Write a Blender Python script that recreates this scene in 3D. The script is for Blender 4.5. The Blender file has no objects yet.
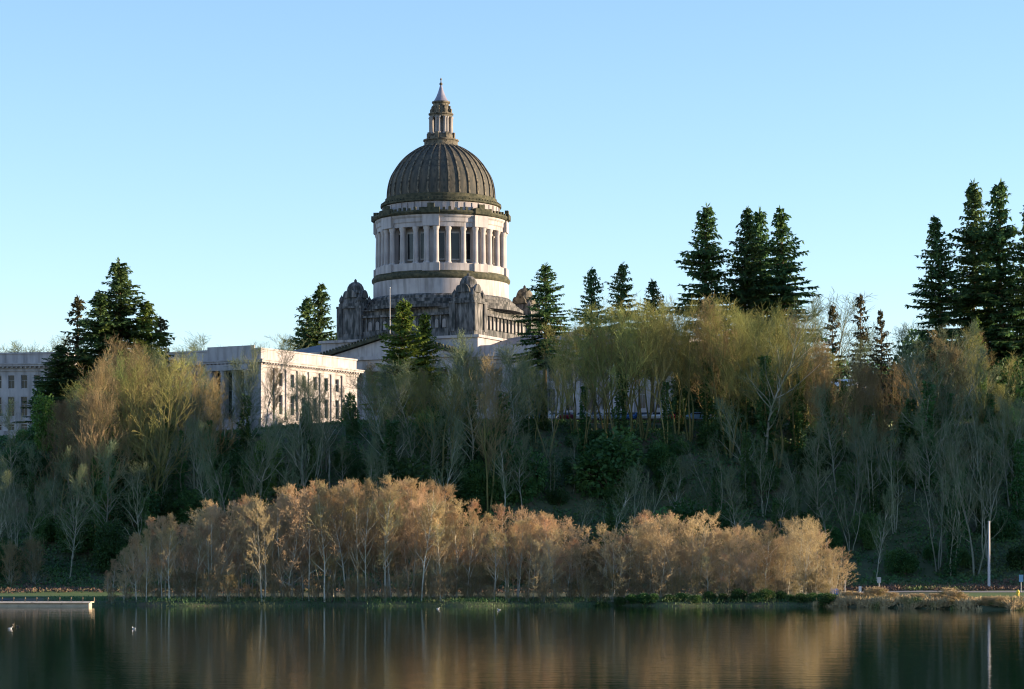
import bpy, math, random
import numpy as np
from mathutils import Vector, Matrix

R = math.radians
sc = bpy.context.scene
COL = sc.collection
F = 2520.0; HOR = 556.0; CAMZ = 6.0

def wx(px, D): return (px - 512.0) / F * D
def wz(py, D): return CAMZ + (HOR - py) / F * D

# ------------------------------------------------------------------ materials
def new_mat(name):
    m = bpy.data.materials.new(name); m.use_nodes = True
    nt = m.node_tree
    return m, nt, nt.nodes['Principled BSDF']

def noise_mat(name, c1, c2, scale=1.0, rough=0.8, rnd=0.0, hue=0.0, stretch=(1, 1, 1), lo=.35, hi=.65, bump=0.0,
              c3=None, s3=1.0, lo3=.5, hi3=.7, st3=(1, 1, 1), spec=0.3, metallic=0.0, trans=0.0):
    m, nt, b = new_mat(name)
    N = nt.nodes; L = nt.links
    tc = N.new('ShaderNodeTexCoord')
    def layer(s, st, a, z, det=6):
        mp = N.new('ShaderNodeMapping'); mp.inputs['Scale'].default_value = st
        L.new(tc.outputs['Object'], mp.inputs['Vector'])
        n = N.new('ShaderNodeTexNoise'); n.inputs['Scale'].default_value = s; n.inputs['Detail'].default_value = det
        L.new(mp.outputs[0], n.inputs['Vector'])
        r = N.new('ShaderNodeMapRange'); r.inputs['From Min'].default_value = a; r.inputs['From Max'].default_value = z
        L.new(n.outputs['Fac'], r.inputs['Value'])
        return n, r
    n, r = layer(scale, stretch, lo, hi)
    mx = N.new('ShaderNodeMix'); mx.data_type = 'RGBA'
    mx.inputs[6].default_value = (*c1, 1); mx.inputs[7].default_value = (*c2, 1)
    L.new(r.outputs[0], mx.inputs[0])
    out = mx.outputs[2]
    if c3 is not None:
        n3, r3 = layer(s3, st3, lo3, hi3)
        m3 = N.new('ShaderNodeMix'); m3.data_type = 'RGBA'
        L.new(out, m3.inputs[6]); m3.inputs[7].default_value = (*c3, 1)
        L.new(r3.outputs[0], m3.inputs[0]); out = m3.outputs[2]
    if rnd or hue:
        oi = N.new('ShaderNodeObjectInfo')
        hs = N.new('ShaderNodeHueSaturation')
        rv = N.new('ShaderNodeMapRange'); rv.inputs['To Min'].default_value = 1 - rnd; rv.inputs['To Max'].default_value = 1 + rnd
        L.new(oi.outputs['Random'], rv.inputs['Value']); L.new(rv.outputs[0], hs.inputs['Value'])
        mu = N.new('ShaderNodeMath'); mu.operation = 'MULTIPLY'; mu.inputs[1].default_value = 7.31
        fr = N.new('ShaderNodeMath'); fr.operation = 'FRACT'
        L.new(oi.outputs['Random'], mu.inputs[0]); L.new(mu.outputs[0], fr.inputs[0])
        rh = N.new('ShaderNodeMapRange'); rh.inputs['To Min'].default_value = .5 - hue; rh.inputs['To Max'].default_value = .5 + hue
        L.new(fr.outputs[0], rh.inputs['Value']); L.new(rh.outputs[0], hs.inputs['Hue'])
        L.new(out, hs.inputs['Color']); out = hs.outputs[0]
    L.new(out, b.inputs['Base Color'])
    if trans:
        tr = N.new('ShaderNodeBsdfTranslucent'); ms = N.new('ShaderNodeMixShader'); ms.inputs[0].default_value = trans
        L.new(out, tr.inputs[0]); L.new(b.outputs[0], ms.inputs[1]); L.new(tr.outputs[0], ms.inputs[2]); L.new(ms.outputs[0], nt.nodes['Material Output'].inputs[0])
    b.inputs['Roughness'].default_value = rough
    b.inputs['Specular IOR Level'].default_value = spec
    b.inputs['Metallic'].default_value = metallic
    if bump:
        bp = N.new('ShaderNodeBump'); bp.inputs['Strength'].default_value = bump; bp.inputs['Distance'].default_value = .05
        L.new(n.outputs['Fac'], bp.inputs['Height']); L.new(bp.outputs[0], b.inputs['Normal'])
    return m

M = {}
M['stone'] = noise_mat('sandstone', (.32, .295, .30), (.42, .39, .385), .35, .85, stretch=(1, 1, .5), c3=(.17, .155, .145), s3=.5, lo3=.5, hi3=.75, st3=(1.6, 1.6, .25), bump=.3)
M['stone_clean'] = noise_mat('pale_sandstone', (.36, .335, .335), (.47, .44, .43), .3, .85, c3=(.20, .185, .175), s3=.7, lo3=.44, hi3=.78, st3=(1.5, 1.5, .2), bump=.2)
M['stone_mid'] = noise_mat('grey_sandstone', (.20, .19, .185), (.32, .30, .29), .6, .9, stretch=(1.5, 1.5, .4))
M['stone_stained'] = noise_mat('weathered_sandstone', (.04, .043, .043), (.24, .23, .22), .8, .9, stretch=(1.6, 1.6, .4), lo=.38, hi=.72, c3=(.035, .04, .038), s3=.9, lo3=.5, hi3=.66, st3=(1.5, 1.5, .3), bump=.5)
M['moss_stone'] = noise_mat('mossy_stone', (.030, .036, .024), (.10, .095, .06), 1.1, .95, lo=.35, hi=.7, bump=.6)
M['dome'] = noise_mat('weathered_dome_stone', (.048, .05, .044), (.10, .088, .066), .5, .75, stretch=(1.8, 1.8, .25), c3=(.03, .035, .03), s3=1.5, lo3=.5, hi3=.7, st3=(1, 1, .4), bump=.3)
M['rib'] = noise_mat('dome_rib_stone', (.09, .082, .062), (.19, .165, .12), .9, .85, c3=(.035, .035, .03), s3=1.4, lo3=.5, hi3=.62, bump=.3)
M['spire'] = noise_mat('lead_spire', (.20, .20, .25), (.28, .27, .32), 1.2, .5, metallic=.3)
M['roof'] = noise_mat('slate_roof', (.10, .12, .14), (.16, .17, .19), .6, .6, stretch=(1, 1, 3))
M['glass'] = noise_mat('window_glass', (.008, .010, .013), (.02, .022, .028), .4, .15, spec=.35)
M['frame'] = noise_mat('window_frame_paint', (.30, .30, .29), (.38, .37, .36), 1, .6)
M['white_paint'] = noise_mat('white_paint', (.68, .68, .66), (.78, .78, .76), 1.2, .5)
M['brick'] = noise_mat('red_brick', (.22, .085, .06), (.30, .12, .08), 2.5, .9, bump=.3)
M['concrete'] = noise_mat('shore_concrete', (.42, .36, .28), (.56, .47, .36), .9, .9, stretch=(1, 1, 3), c3=(.2, .19, .15), s3=1.5, lo3=.58, hi3=.75, bump=.3)
M['asphalt'] = noise_mat('asphalt', (.045, .045, .047), (.07, .07, .07), 2, .9)
M['gravel_path'] = noise_mat('path_surface', (.20, .19, .17), (.28, .26, .23), 2, .9)
M['lawn'] = noise_mat('lawn_grass', (.05, .10, .02), (.09, .15, .03), .8, .95, c3=(.14, .13, .05), s3=.35, lo3=.55, hi3=.75, bump=.5)
M['soil'] = noise_mat('hillside_soil', (.04, .065, .028), (.08, .09, .045), .35, .95, c3=(.12, .085, .055), s3=.12, lo3=.55, hi3=.7, bump=.6)
M['leaf_dark'] = noise_mat('dark_evergreen_leaf', (.032, .095, .025), (.065, .14, .035), .45, .6, rnd=.35, hue=.02, c3=(.10, .16, .03), s3=.8, lo3=.6, hi3=.8, trans=.3)
M['leaf_bright'] = noise_mat('bright_green_leaf', (.07, .16, .025), (.12, .22, .035), .8, .6, rnd=.2, trans=.3)
M['ivy'] = noise_mat('ivy_leaf', (.04, .10, .035), (.07, .14, .04), .3, .6, rnd=.2, c3=(.10, .11, .05), s3=.15, lo3=.5, hi3=.7, trans=.25)
M['bramble'] = noise_mat('bramble_leaf', (.10, .065, .05), (.15, .10, .07), .5, .9, rnd=.2, c3=(.06, .10, .03), s3=.2, lo3=.5, hi3=.65)
M['needle'] = noise_mat('fir_needle', (.06, .14, .062), (.115, .19, .062), .35, .7, rnd=.22, hue=.02, c3=(.14, .19, .045), s3=.6, lo3=.5, hi3=.75, trans=.45)
M['needle_warm'] = noise_mat('yellow_green_needle', (.10, .17, .035), (.17, .23, .045), .5, .7, rnd=.2, trans=.45)
M['needle_brown'] = noise_mat('browning_needle', (.085, .095, .045), (.15, .12, .06), .5, .8, rnd=.2, trans=.3)
M['bark'] = noise_mat('brown_bark', (.10, .075, .05), (.19, .145, .095), 1.5, .95, stretch=(2, 2, .4), rnd=.2, bump=.4)
M['alder_bark'] = noise_mat('pale_alder_bark', (.36, .35, .28), (.52, .49, .41), .8, .9, stretch=(1, 1, .6), rnd=.25, c3=(.26, .27, .16), s3=.7, lo3=.5, hi3=.7, bump=.2)
M['fan_bark'] = noise_mat('pale_mossy_bark', (.20, .21, .15), (.34, .33, .26), .8, .9, stretch=(1, 1, .6), rnd=.25, c3=(.10, .13, .05), s3=.5, lo3=.45, hi3=.65)
M['moss_bark'] = noise_mat('mossy_bark', (.13, .14, .045), (.25, .21, .085), .6, .95, stretch=(1, 1, .5), rnd=.25, c3=(.30, .24, .15), s3=.5, lo3=.55, hi3=.75, bump=.3)
M['grey_bark'] = noise_mat('grey_bark', (.22, .23, .17), (.38, .36, .29), .6, .95, stretch=(1, 1, .5), rnd=.25, c3=(.07, .11, .035), s3=.4, lo3=.45, hi3=.65)
M['alder_twig'] = noise_mat('alder_twig', (.35, .235, .13), (.47, .295, .155), .30, .9, rnd=.22, hue=.014, c3=(.30, .29, .14), s3=.22, lo3=.42, hi3=.62)
M['tan_twig'] = noise_mat('tan_twig', (.36, .27, .15), (.48, .35, .19), .30, .9, rnd=.22, hue=.018)
M['moss_twig'] = noise_mat('mossy_twig', (.18, .21, .06), (.30, .28, .09), .3, .9, rnd=.28, hue=.025)
M['brown_twig'] = noise_mat('brown_twig', (.19, .155, .075), (.28, .205, .10), .3, .9, rnd=.28, hue=.012)
M['grey_twig'] = noise_mat('grey_twig', (.10, .15, .08), (.18, .205, .11), .3, .9, rnd=.28, hue=.02)
M['dry_grass'] = noise_mat('dry_grass_blade', (.34, .25, .13), (.48, .36, .19), .5, .9, c3=(.12, .15, .04), s3=.35, lo3=.5, hi3=.65)
M['rubber'] = noise_mat('tyre_rubber', (.02, .02, .02), (.03, .03, .03), 3, .8)
M['metal'] = noise_mat('galvanised_metal', (.40, .40, .42), (.50, .50, .50), 2, .5, metallic=.4)
M['pole_wood'] = noise_mat('pale_pole', (.50, .47, .46), (.62, .58, .56), 1.5, .8, stretch=(1, 1, .2))
M['yellow'] = noise_mat('yellow_paint', (.70, .50, .06), (.78, .56, .08), 2, .5)
M['blue'] = noise_mat('blue_paint', (.03, .14, .50), (.04, .18, .58), 2, .5)
M['sign_blue'] = noise_mat('pale_blue_paint', (.16, .30, .46), (.20, .36, .52), 2, .5)
M['tan'] = noise_mat('tan_paint', (.62, .50, .36), (.70, .56, .42), 1, .7)
M['feather'] = noise_mat('white_feather', (.74, .74, .73), (.84, .84, .83), 6, .8)
M['feather_grey'] = noise_mat('grey_feather', (.20, .20, .21), (.28, .28, .29), 6, .8)
M['feather_dark'] = noise_mat('dark_feather', (.05, .045, .04), (.10, .09, .07), 6, .8)
M['beak'] = noise_mat('orange_beak', (.70, .40, .06), (.75, .45, .08), 6, .5)
def paint(name, c): 
    return noise_mat(name, c, tuple(min(1, x * 1.08) for x in c), 1, .25, spec=.6)
CARC = {'white': paint('white_car_paint', (.72, .73, .74)), 'silver': paint('silver_car_paint', (.42, .44, .46)),
        'blue': paint('blue_car_paint', (.03, .13, .36)), 'red': paint('red_car_paint', (.48, .02, .025)),
        'dark grey': paint('grey_car_paint', (.06, .065, .07)), 'pale blue': paint('pale_blue_car_paint', (.25, .42, .60)),
        'maroon': paint('maroon_car_paint', (.18, .02, .03))}

# ------------------------------------------------------------------ mesh builder
class MB:
    def __init__(s): s.v = []; s.f = []
    def add(s, vs, fs):
        k = len(s.v); s.v += [tuple(x) for x in vs]; s.f += [tuple(i + k for i in f) for f in fs]; return s
    def box(s, x0, x1, y0, y1, z0, z1, top=None):
        t = top or (x0, x1, y0, y1)
        return s.add([(x0, y0, z0), (x1, y0, z0), (x1, y1, z0), (x0, y1, z0), (t[0], t[2], z1), (t[1], t[2], z1), (t[1], t[3], z1), (t[0], t[3], z1)],
                     [(3, 2, 1, 0), (4, 5, 6, 7), (0, 1, 5, 4), (1, 2, 6, 5), (2, 3, 7, 6), (3, 0, 4, 7)])
    def obox(s, c, w, d, z0, z1, ang):
        """box centred at c, w across, d deep, turned by ang about z"""
        ca, sa = math.cos(ang), math.sin(ang)
        P = [(c[0] + x * ca - y * sa, c[1] + x * sa + y * ca) for x, y in ((-w / 2, -d / 2), (w / 2, -d / 2), (w / 2, d / 2), (-w / 2, d / 2))]
        return s.prism(P, z0, z1)
    def prism(s, P, z0, z1):
        n = len(P)
        return s.add([(x, y, z0) for x, y in P] + [(x, y, z1) for x, y in P],
                     [tuple(range(n))[::-1], tuple(range(n, 2 * n))] + [(i, (i + 1) % n, n + (i + 1) % n, n + i) for i in range(n)])
    def lathe(s, prof, n=48, c=(0, 0), sq=False):
        vs = []; fs = []
        m = len(prof)
        for r, z in prof:
            for i in range(n):
                a = 2 * math.pi * i / n
                vs.append((c[0] + r * math.cos(a), c[1] + r * math.sin(a), z))
        for j in range(m - 1):
            for i in range(n):
                fs.append((j * n + i, j * n + (i + 1) % n, (j + 1) * n + (i + 1) % n, (j + 1) * n + i))
        fs.append(tuple(range(n))[::-1]); fs.append(tuple(range((m - 1) * n, m * n)))
        return s.add(vs, fs)
    def tube(s, p, q, r0, r1, n=8):
        p = Vector(p); q = Vector(q); d = (q - p).normalized()
        a = d.orthogonal().normalized(); b = d.cross(a)
        vs = []
        for P, r in ((p, r0), (q, r1)):
            for i in range(n):
                t = 2 * math.pi * i / n
                vs.append(P + a * (r * math.cos(t)) + b * (r * math.sin(t)))
        return s.add(vs, [(i, (i + 1) % n, n + (i + 1) % n, n + i) for i in range(n)] + [tuple(range(n))[::-1], tuple(range(n, 2 * n))])
    def ring_box(s, x0, x1, y0, y1, w, z0, z1):
        """hollow rectangular band w wide inside the outline"""
        O = [(x0, y0), (x1, y0), (x1, y1), (x0, y1)]; I = [(x0 + w, y0 + w), (x1 - w, y0 + w), (x1 - w, y1 - w), (x0 + w, y1 - w)]
        vs = [(x, y, z) for z in (z0, z1) for P in (O, I) for x, y in P]
        fs = []
        for i in range(4):
            j = (i + 1) % 4
            fs += [(i, j, 8 + j, 8 + i), (4 + j, 4 + i, 12 + i, 12 + j), (8 + i, 8 + j, 12 + j, 12 + i), (4 + i, 4 + j, j, i)]
        return s.add(vs, fs)
    def build(s, name, mat, parent=None, smooth=False, kind=None, loc=None, rz=None):
        me = bpy.data.meshes.new(name); me.from_pydata(s.v, [], s.f); me.materials.append(mat); me.update()
        if smooth:
            me.polygons.foreach_set('use_smooth', [True] * len(me.polygons))
            try: me.set_sharp_from_angle(angle=R(35))
            except Exception: pass
        o = bpy.data.objects.new(name, me); COL.objects.link(o); o.parent = parent
        if kind: o['kind'] = kind
        if loc: o.location = loc
        if rz is not None: o.rotation_euler.z = rz
        return o

def empty(name, loc, rz, label, cat, group=None):
    o = bpy.data.objects.new(name, None); COL.objects.link(o)
    o.location = loc; o.rotation_euler.z = rz; o['label'] = label; o['category'] = cat
    o.empty_display_size = .5
    if group: o['group'] = group
    return o
def inst(name, me, parent, loc=(0, 0, 0), rz=0):
    o = bpy.data.objects.new(name, me); COL.objects.link(o); o.parent = parent; o.location = loc; o.rotation_euler.z = rz
    return o
def tag(o, label, cat, group=None):
    o['label'] = label; o['category'] = cat
    if group: o['group'] = group
    return o

def np_mesh(name, V, Q, mat, smooth=False):
    """V (n,3), Q (m,k) faces of one size"""
    V = np.ascontiguousarray(V, dtype=np.float32); Q = np.ascontiguousarray(Q, dtype=np.int32)
    me = bpy.data.meshes.new(name)
    k = Q.shape[1]
    me.vertices.add(len(V)); me.vertices.foreach_set('co', V.ravel())
    me.loops.add(Q.size); me.loops.foreach_set('vertex_index', Q.ravel())
    me.polygons.add(len(Q)); me.polygons.foreach_set('loop_start', np.arange(0, Q.size, k, dtype=np.int32))
    me.materials.append(mat); me.update(calc_edges=True)
    if smooth: me.polygons.foreach_set('use_smooth', np.ones(len(Q), bool))
    me.validate()
    return me

def seg_mesh(name, segs, mat, n=3):
    """segs rows: p0(3) p1(3) r0 r1 -> tapered n-sided tubes"""
    S = np.array(segs, dtype=np.float64)
    p0, p1, r0, r1 = S[:, 0:3], S[:, 3:6], S[:, 6], S[:, 7]
    d = p1 - p0; d /= np.linalg.norm(d, axis=1)[:, None] + 1e-9
    ref = np.where(np.abs(d[:, 2:3]) > .9, np.array([[1., 0, 0]]), np.array([[0, 0, 1.]]))
    a = np.cross(d, ref); a /= np.linalg.norm(a, axis=1)[:, None]; b = np.cross(d, a)
    V = []
    for P, r in ((p0, r0), (p1, r1)):
        for i in range(n):
            t = 2 * math.pi * i / n
            V.append(P + a * (r * math.cos(t))[:, None] + b * (r * math.sin(t))[:, None])
    V = np.stack(V, axis=1).reshape(-1, 3)
    base = (np.arange(len(S)) * 2 * n)[:, None]
    Q = np.concatenate([base + np.array([[i, (i + 1) % n, n + (i + 1) % n, n + i]]) for i in range(n)])
    return np_mesh(name, V, Q, mat)

def cards(name, P, D, N, Ln, W, mat, fold=0.0):
    """leaf cards: centre-base P, long axis D, normal-ish N, length, width -> diamond quads"""
    D = D / (np.linalg.norm(D, axis=1)[:, None] + 1e-9)
    S = np.cross(D, N); S /= np.linalg.norm(S, axis=1)[:, None] + 1e-9
    Ln = Ln[:, None]; W = W[:, None]
    A = P; B = P + D * Ln * .45 + S * W * .5; C = P + D * Ln; E = P + D * Ln * .45 - S * W * .5
    V = np.stack([A, B, C, E], axis=1).reshape(-1, 3)
    Q = np.arange(len(V)).reshape(-1, 4)
    return np_mesh(name, V, Q, mat)

# ------------------------------------------------------------------ terrain
def sstep(t): t = min(1, max(0, t)); return t * t * (3 - 2 * t)
def shore_y(x):
    return 302 - 22 * sstep((x - 28) / 30) + 1.6 * math.sin(x * .21) * (1 if -58 < x else 0) + 1.0 * math.sin(x * .53 + 1) * (1 if -58 < x else 0)
def nz(x, y):
    return math.sin(x * .11 + 1.3) * math.cos(y * .13 + .4) + .5 * math.sin(x * .31 + y * .17) + .35 * math.sin(x * .07 - y * .37 + 2)
def ground(x, y):
    s = shore_y(x)
    if y < s - 3: z = -2.0
    elif y < s + 2.5: z = -2.0 + 2.45 * sstep((y - s + 3) / 5.5)
    else: z = .45 + min(max(y - s - 2.5, 0), 60) * .016
    toe = 354 + 3 * math.sin(x * .05)
    t = (y - toe) / 70
    if t > 0:
        s_ = sstep(t) * .55 + min(1, t) * .45
        z += (28.1 - 2.6 * sstep((-15 - x) / 50) - z + .45) * s_ + nz(x, y) * 2.2 * (1 if t < 1 else 0) * max(0, math.sin(math.pi * min(1, t)))
    # unseen bare knoll right of the frame, added to keep sun off the slope
    k = math.exp(-(((x - 168) / 34) ** 2)) * sstep((y - 335) / 30) * sstep((419 - y) / 28)
    z += 52 * k
    return z

def build_terrain():
    xs = list(np.arange(-130, 131, 2.5)); xs = [-2500, -1200, -700, -450, -300, -220, -170] + xs + list(np.arange(140, 520, 10)) + [600, 800, 1300, 2500]
    ys = [255, 270] + list(np.arange(276, 312, 1.5)) + list(np.arange(314, 350, 4)) + list(np.arange(350, 440, 2.5)) + list(np.arange(442, 500, 6)) + [520, 560, 620, 700, 900, 1400, 2500, 4500]
    V = [(x, y, ground(x, y)) for y in ys for x in xs]
    n = len(xs); Q = [(j * n + i, j * n + i + 1, (j + 1) * n + i + 1, (j + 1) * n + i) for j in range(len(ys) - 1) for i in range(n - 1)]
    me = np_mesh('ground', np.array(V), np.array(Q), M['soil'], True)
    o = bpy.data.objects.new('ground', me); COL.objects.link(o); o['kind'] = 'structure'
build_terrain()

def sheet(name, P, z, mat, drape=0.0):
    """flat quad, or (drape) a quad laid over the ground a few cm above it"""
    m = MB()
    if not drape: m.add([(x, y, z) for x, y in P], [(0, 1, 2, 3)])
    else:
        nu, nv = 60, 8; vs = []
        for j in range(nv + 1):
            for i in range(nu + 1):
                u, v = i / nu, j / nv
                x = (P[0][0] * (1 - u) + P[1][0] * u) * (1 - v) + (P[3][0] * (1 - u) + P[2][0] * u) * v
                y = (P[0][1] * (1 - u) + P[1][1] * u) * (1 - v) + (P[3][1] * (1 - u) + P[2][1] * u) * v
                vs.append((x, y, ground(x, y) + drape))
        m.add(vs, [(j * (nu + 1) + i, j * (nu + 1) + i + 1, (j + 1) * (nu + 1) + i + 1, (j + 1) * (nu + 1) + i) for j in range(nv) for i in range(nu)])
    return m.build(name, mat, kind='structure')

# water
def water():
    m, nt, b = new_mat('lake_water')
    N = nt.nodes; L = nt.links
    b.inputs['Base Color'].default_value = (.005, .017, .007, 1)
    b.inputs['Roughness'].default_value = .035
    b.inputs['IOR'].default_value = 1.333
    tc = N.new('ShaderNodeTexCoord')
    hs = []
    for sx, sy, s, w in ((1, 1, 2.2, .55), (1, 1.5, .55, .9), (.5, 1.2, .12, 1.6)):
        mp = N.new('ShaderNodeMapping'); mp.inputs['Scale'].default_value = (sx, sy, 1); L.new(tc.outputs['Object'], mp.inputs[0])
        n = N.new('ShaderNodeTexNoise'); n.inputs['Scale'].default_value = s; n.inputs['Detail'].default_value = 3
        L.new(mp.outputs[0], n.inputs['Vector'])
        mu = N.new('ShaderNodeMath'); mu.operation = 'MULTIPLY'; mu.inputs[1].default_value = w; L.new(n.outputs['Fac'], mu.inputs[0]); hs.append(mu)
    a = N.new('ShaderNodeMath'); L.new(hs[0].outputs[0], a.inputs[0]); L.new(hs[1].outputs[0], a.inputs[1])
    c = N.new('ShaderNodeMath'); L.new(a.outputs[0], c.inputs[0]); L.new(hs[2].outputs[0], c.inputs[1])
    bp = N.new('ShaderNodeBump'); bp.inputs['Strength'].default_value = .22; bp.inputs['Distance'].default_value = .05
    L.new(c.outputs[0], bp.inputs['Height']); L.new(bp.outputs[0], b.inputs['Normal'])
    sheet('lake_water', [(-2500, -600), (2500, -600), (2500, 312), (-2500, 312)], 0.0, m)
water()

# flat sheets on the bank and plateau
sheet('lakeside_path', [(44, 331), (140, 326), (140, 332), (44, 337)], 0, M['gravel_path'], .05)
sheet('lawn_right', [(56, 302), (140, 292), (140, 325.8), (56, 330.2)], 0, M['lawn'], .035)
sheet('lawn_left', [(-140, 320), (-52, 320), (-50, 346), (-140, 346)], 0, M['lawn'], .04)
sheet('shore_road', [(-140, 308), (-62, 308), (-62, 316), (-140, 316)], 0, M['asphalt'], .04)
sheet('parking_lot', [(-8, 430.5), (60, 430.5), (60, 456), (-8, 456)], 0, M['asphalt'], .65)
_m = MB(); _m.box(-8.3, 60.3, 430.0, 430.49, 26.5, 29.3); tag(_m.build('retaining_wall', M['bark']), 'low brown retaining wall along the front of the hilltop parking lot', 'wall')
sheet('bluff_road', [(62, 430.5), (100, 430.5), (100, 442), (62, 442)], 0, M['asphalt'], .04)

# ------------------------------------------------------------------ classical buildings
def window(parent, org, ux, nrm, w, z0, z1, mull=1, name='window'):
    """one window set in a recess: frame with glazing bars, pane as a child. ux along wall, nrm outward"""
    m = MB(); g = MB()
    ux = Vector(ux); nrm = Vector(nrm); org = Vector(org)
    def bx(mb, a0, a1, c0, c1, d0, d1):
        vs = []
        for z in (c0, c1):
            for a, d in ((a0, d0), (a1, d0), (a1, d1), (a0, d1)):
                p = org + ux * a + nrm * d; vs.append((p.x, p.y, z))
        mb.add(vs, [(3, 2, 1, 0), (4, 5, 6, 7), (0, 1, 5, 4), (1, 2, 6, 5), (2, 3, 7, 6), (3, 0, 4, 7)])
    t = .09; h = w / 2
    bx(m, -h, -h + t, z0, z1, 0, .12); bx(m, h - t, h, z0, z1, 0, .12)
    bx(m, -h + t, h - t, z0, z0 + t, 0, .12); bx(m, -h + t, h - t, z1 - t, z1, 0, .12)
    zm = z0 + (z1 - z0) * .62
    bx(m, -h + t, h - t, zm - .04, zm + .04, .01, .10)
    if mull: bx(m, -.03, .03, z0 + t, zm - .04, .02, .09)
    o = m.build(name, M['frame'], parent)
    bx(g, -h + t, h - t, z0 + t, z1 - t, .0, .035)
    g.build('pane', M['glass'], o)
    return o

def facade(mb, org, ux, nrm, L, z0, z1, holes, depth=.45):
    """wall sheet with rectangular recesses; holes = (a0,a1,c0,c1)"""
    ux = Vector(ux); nrm = Vector(nrm); org = Vector(org)
    A = sorted({0, L} | {h[0] for h in holes} | {h[1] for h in holes}); C = sorted({z0, z1} | {h[2] for h in holes} | {h[3] for h in holes})
    P = lambda a, c, d=0: tuple((org + ux * a + nrm * d).xy) + (c,)
    def inside(a, c): return any(h[0] < a < h[1] and h[2] < c < h[3] for h in holes)
    for i in range(len(A) - 1):
        for j in range(len(C) - 1):
            if not inside((A[i] + A[i + 1]) / 2, (C[j] + C[j + 1]) / 2):
                mb.add([P(A[i], C[j]), P(A[i + 1], C[j]), P(A[i + 1], C[j + 1]), P(A[i], C[j + 1])], [(0, 1, 2, 3)])
    for a0, a1, c0, c1 in holes:
        f = [P(a0, c0), P(a1, c0), P(a1, c1), P(a0, c1)]; b = [P(a0, c0, -depth), P(a1, c0, -depth), P(a1, c1, -depth), P(a0, c1, -depth)]
        mb.add(f + b, [(0, 4, 5, 1), (1, 5, 6, 2), (2, 6, 7, 3), (3, 7, 4, 0), (4, 7, 6, 5)])

def classic_block(name, label, loc, rz, W, D, frontw, sidew, portico=None):
    """stone office block; local x in (-W,0), y in (0,D); front faces -y, side faces +x"""
    root = empty(name, loc, rz, label, 'building')
    wall = MB()
    rows = ((9.0, 11.5), (3.7, 7.4), (1.0, 2.2)); ww = 1.25
    fh = [(a - ww / 2, a + ww / 2, r0, r1) for a in frontw for r0, r1 in rows]
    if portico: fh += [(a - .9, a + .9, 2.6, 11.6) for a in portico]
    shh = [(a - ww / 2, a + ww / 2, r0, r1) for a in sidew for r0, r1 in rows]
    facade(wall, (-W, 0, 0), (1, 0, 0), (0, -1, 0), W, 0, 13, fh)
    facade(wall, (0, 0, 0), (0, 1, 0), (1, 0, 0), D, 0, 13, shh)
    wall.add([(-W, 0, 0), (-W, D, 0), (-W, D, 13), (-W, 0, 13)], [(0, 1, 2, 3)])
    wall.add([(-W, D, 0), (0, D, 0), (0, D, 13), (-W, D, 13)], [(0, 1, 2, 3)])
    wall.build('wall', M['stone_clean'], root)
    b = MB()   # plinth, string courses, pilasters
    def band(mb, o, z0, z1): mb.box(-W - o, o, -o, D + o, z0, z1)
    pl = MB(); pl.ring_box(-W - .3, .3, -.3, D + .3, .295, -4, .9)
    pl.ring_box(-W - .12, .12, -.12, D + .12, .117, 2.45, 2.8)
    pl.build('plinth', M['stone'], root)
    for k in range(len(sidew) + 1):
        s = sorted(sidew)
        y = s[0] - 1.9 + 3.8 * k
        if 0 < y < D - .4:
            q = MB(); q.box(.002, .28, y - .42, y + .42, 2.82, 11.9); q.box(.003, .34, y - .52, y + .52, 11.9, 12.25); q.box(.003, .34, y - .5, y + .5, 2.81, 3.15)
            q.build('pilaster', M['stone_clean'], root)
    c = MB(); band(c, .18, 12.3, 12.75); band(c, .34, 12.75, 13.15); band(c, .95, 13.15, 13.5); band(c, 1.1, 13.5, 13.75)
    for k in range(int(D / .9)): c.box(.34, .8, .3 + k * .9, .65 + k * .9, 12.88, 13.149)
    for k in range(int(W / .9)): c.box(-.65 - k * .9, -.3 - k * .9, -.8, -.34, 12.88, 13.149)
    c.build('cornice', M['stone_clean'], root)
    p = MB(); p.ring_box(-W + .1, -.1, .1, D - .1, .5, 13.75, 15.6); p.ring_box(-W - .05, .05, -.05, D + .05, .8, 15.6, 15.9)
    p.build('parapet', M['stone_clean'], root)
    rf = MB(); rf.box(-W + .6, -.6, .6, D - .6, 13.76, 14.1); rf.build('roof', M['roof'], root)
    for a in frontw:
        for r0, r1 in rows: window(root, (-W + a, .44, 0), (1, 0, 0), (0, -1, 0), ww - .02, r0 + .01, r1 - .01)
    for a in sidew:
        for r0, r1 in rows: window(root, (-.44, a, 0), (0, 1, 0), (1, 0, 0), ww - .02, r0 + .01, r1 - .01)
    if portico:
        for a in portico: window(root, (-W + a, .44, 0), (1, 0, 0), (0, -1, 0), 1.78, 2.61, 11.59)
        s = sorted(portico); xs = [s[0] - 1.35] + [(s[i] + s[i + 1]) / 2 for i in range(len(s) - 1)] + [s[-1] + 1.35]
        for x in xs:
            q = MB(); q.lathe([(.62, 2.6), (.62, 2.85), (.50, 3.0), (.50, 6), (.42, 11.2), (.44, 11.3), (.6, 11.6), (.62, 11.75)], 16)
            q.build('column', M['stone_clean'], root, True, loc=(-W + x, -.75, 0))
        q = MB(); q.box(-W + xs[0] - .8, -W + xs[-1] + .8, -1.45, -.31, 11.76, 12.9); q.build('portico_entablature', M['stone_clean'], root)
        q = MB(); q.box(-W + xs[0] - .8, -W + xs[-1] + .8, -1.45, -.31, 0, 2.59); q.build('portico_base', M['stone_clean'], root)
        q = MB(); q.box(-W + xs[0] - 1.4, -W + xs[-1] + 1.4, -.15, .08, 13.76, 16.4); q.build('attic_panel', M['stone_clean'], root)
    return root

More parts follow.
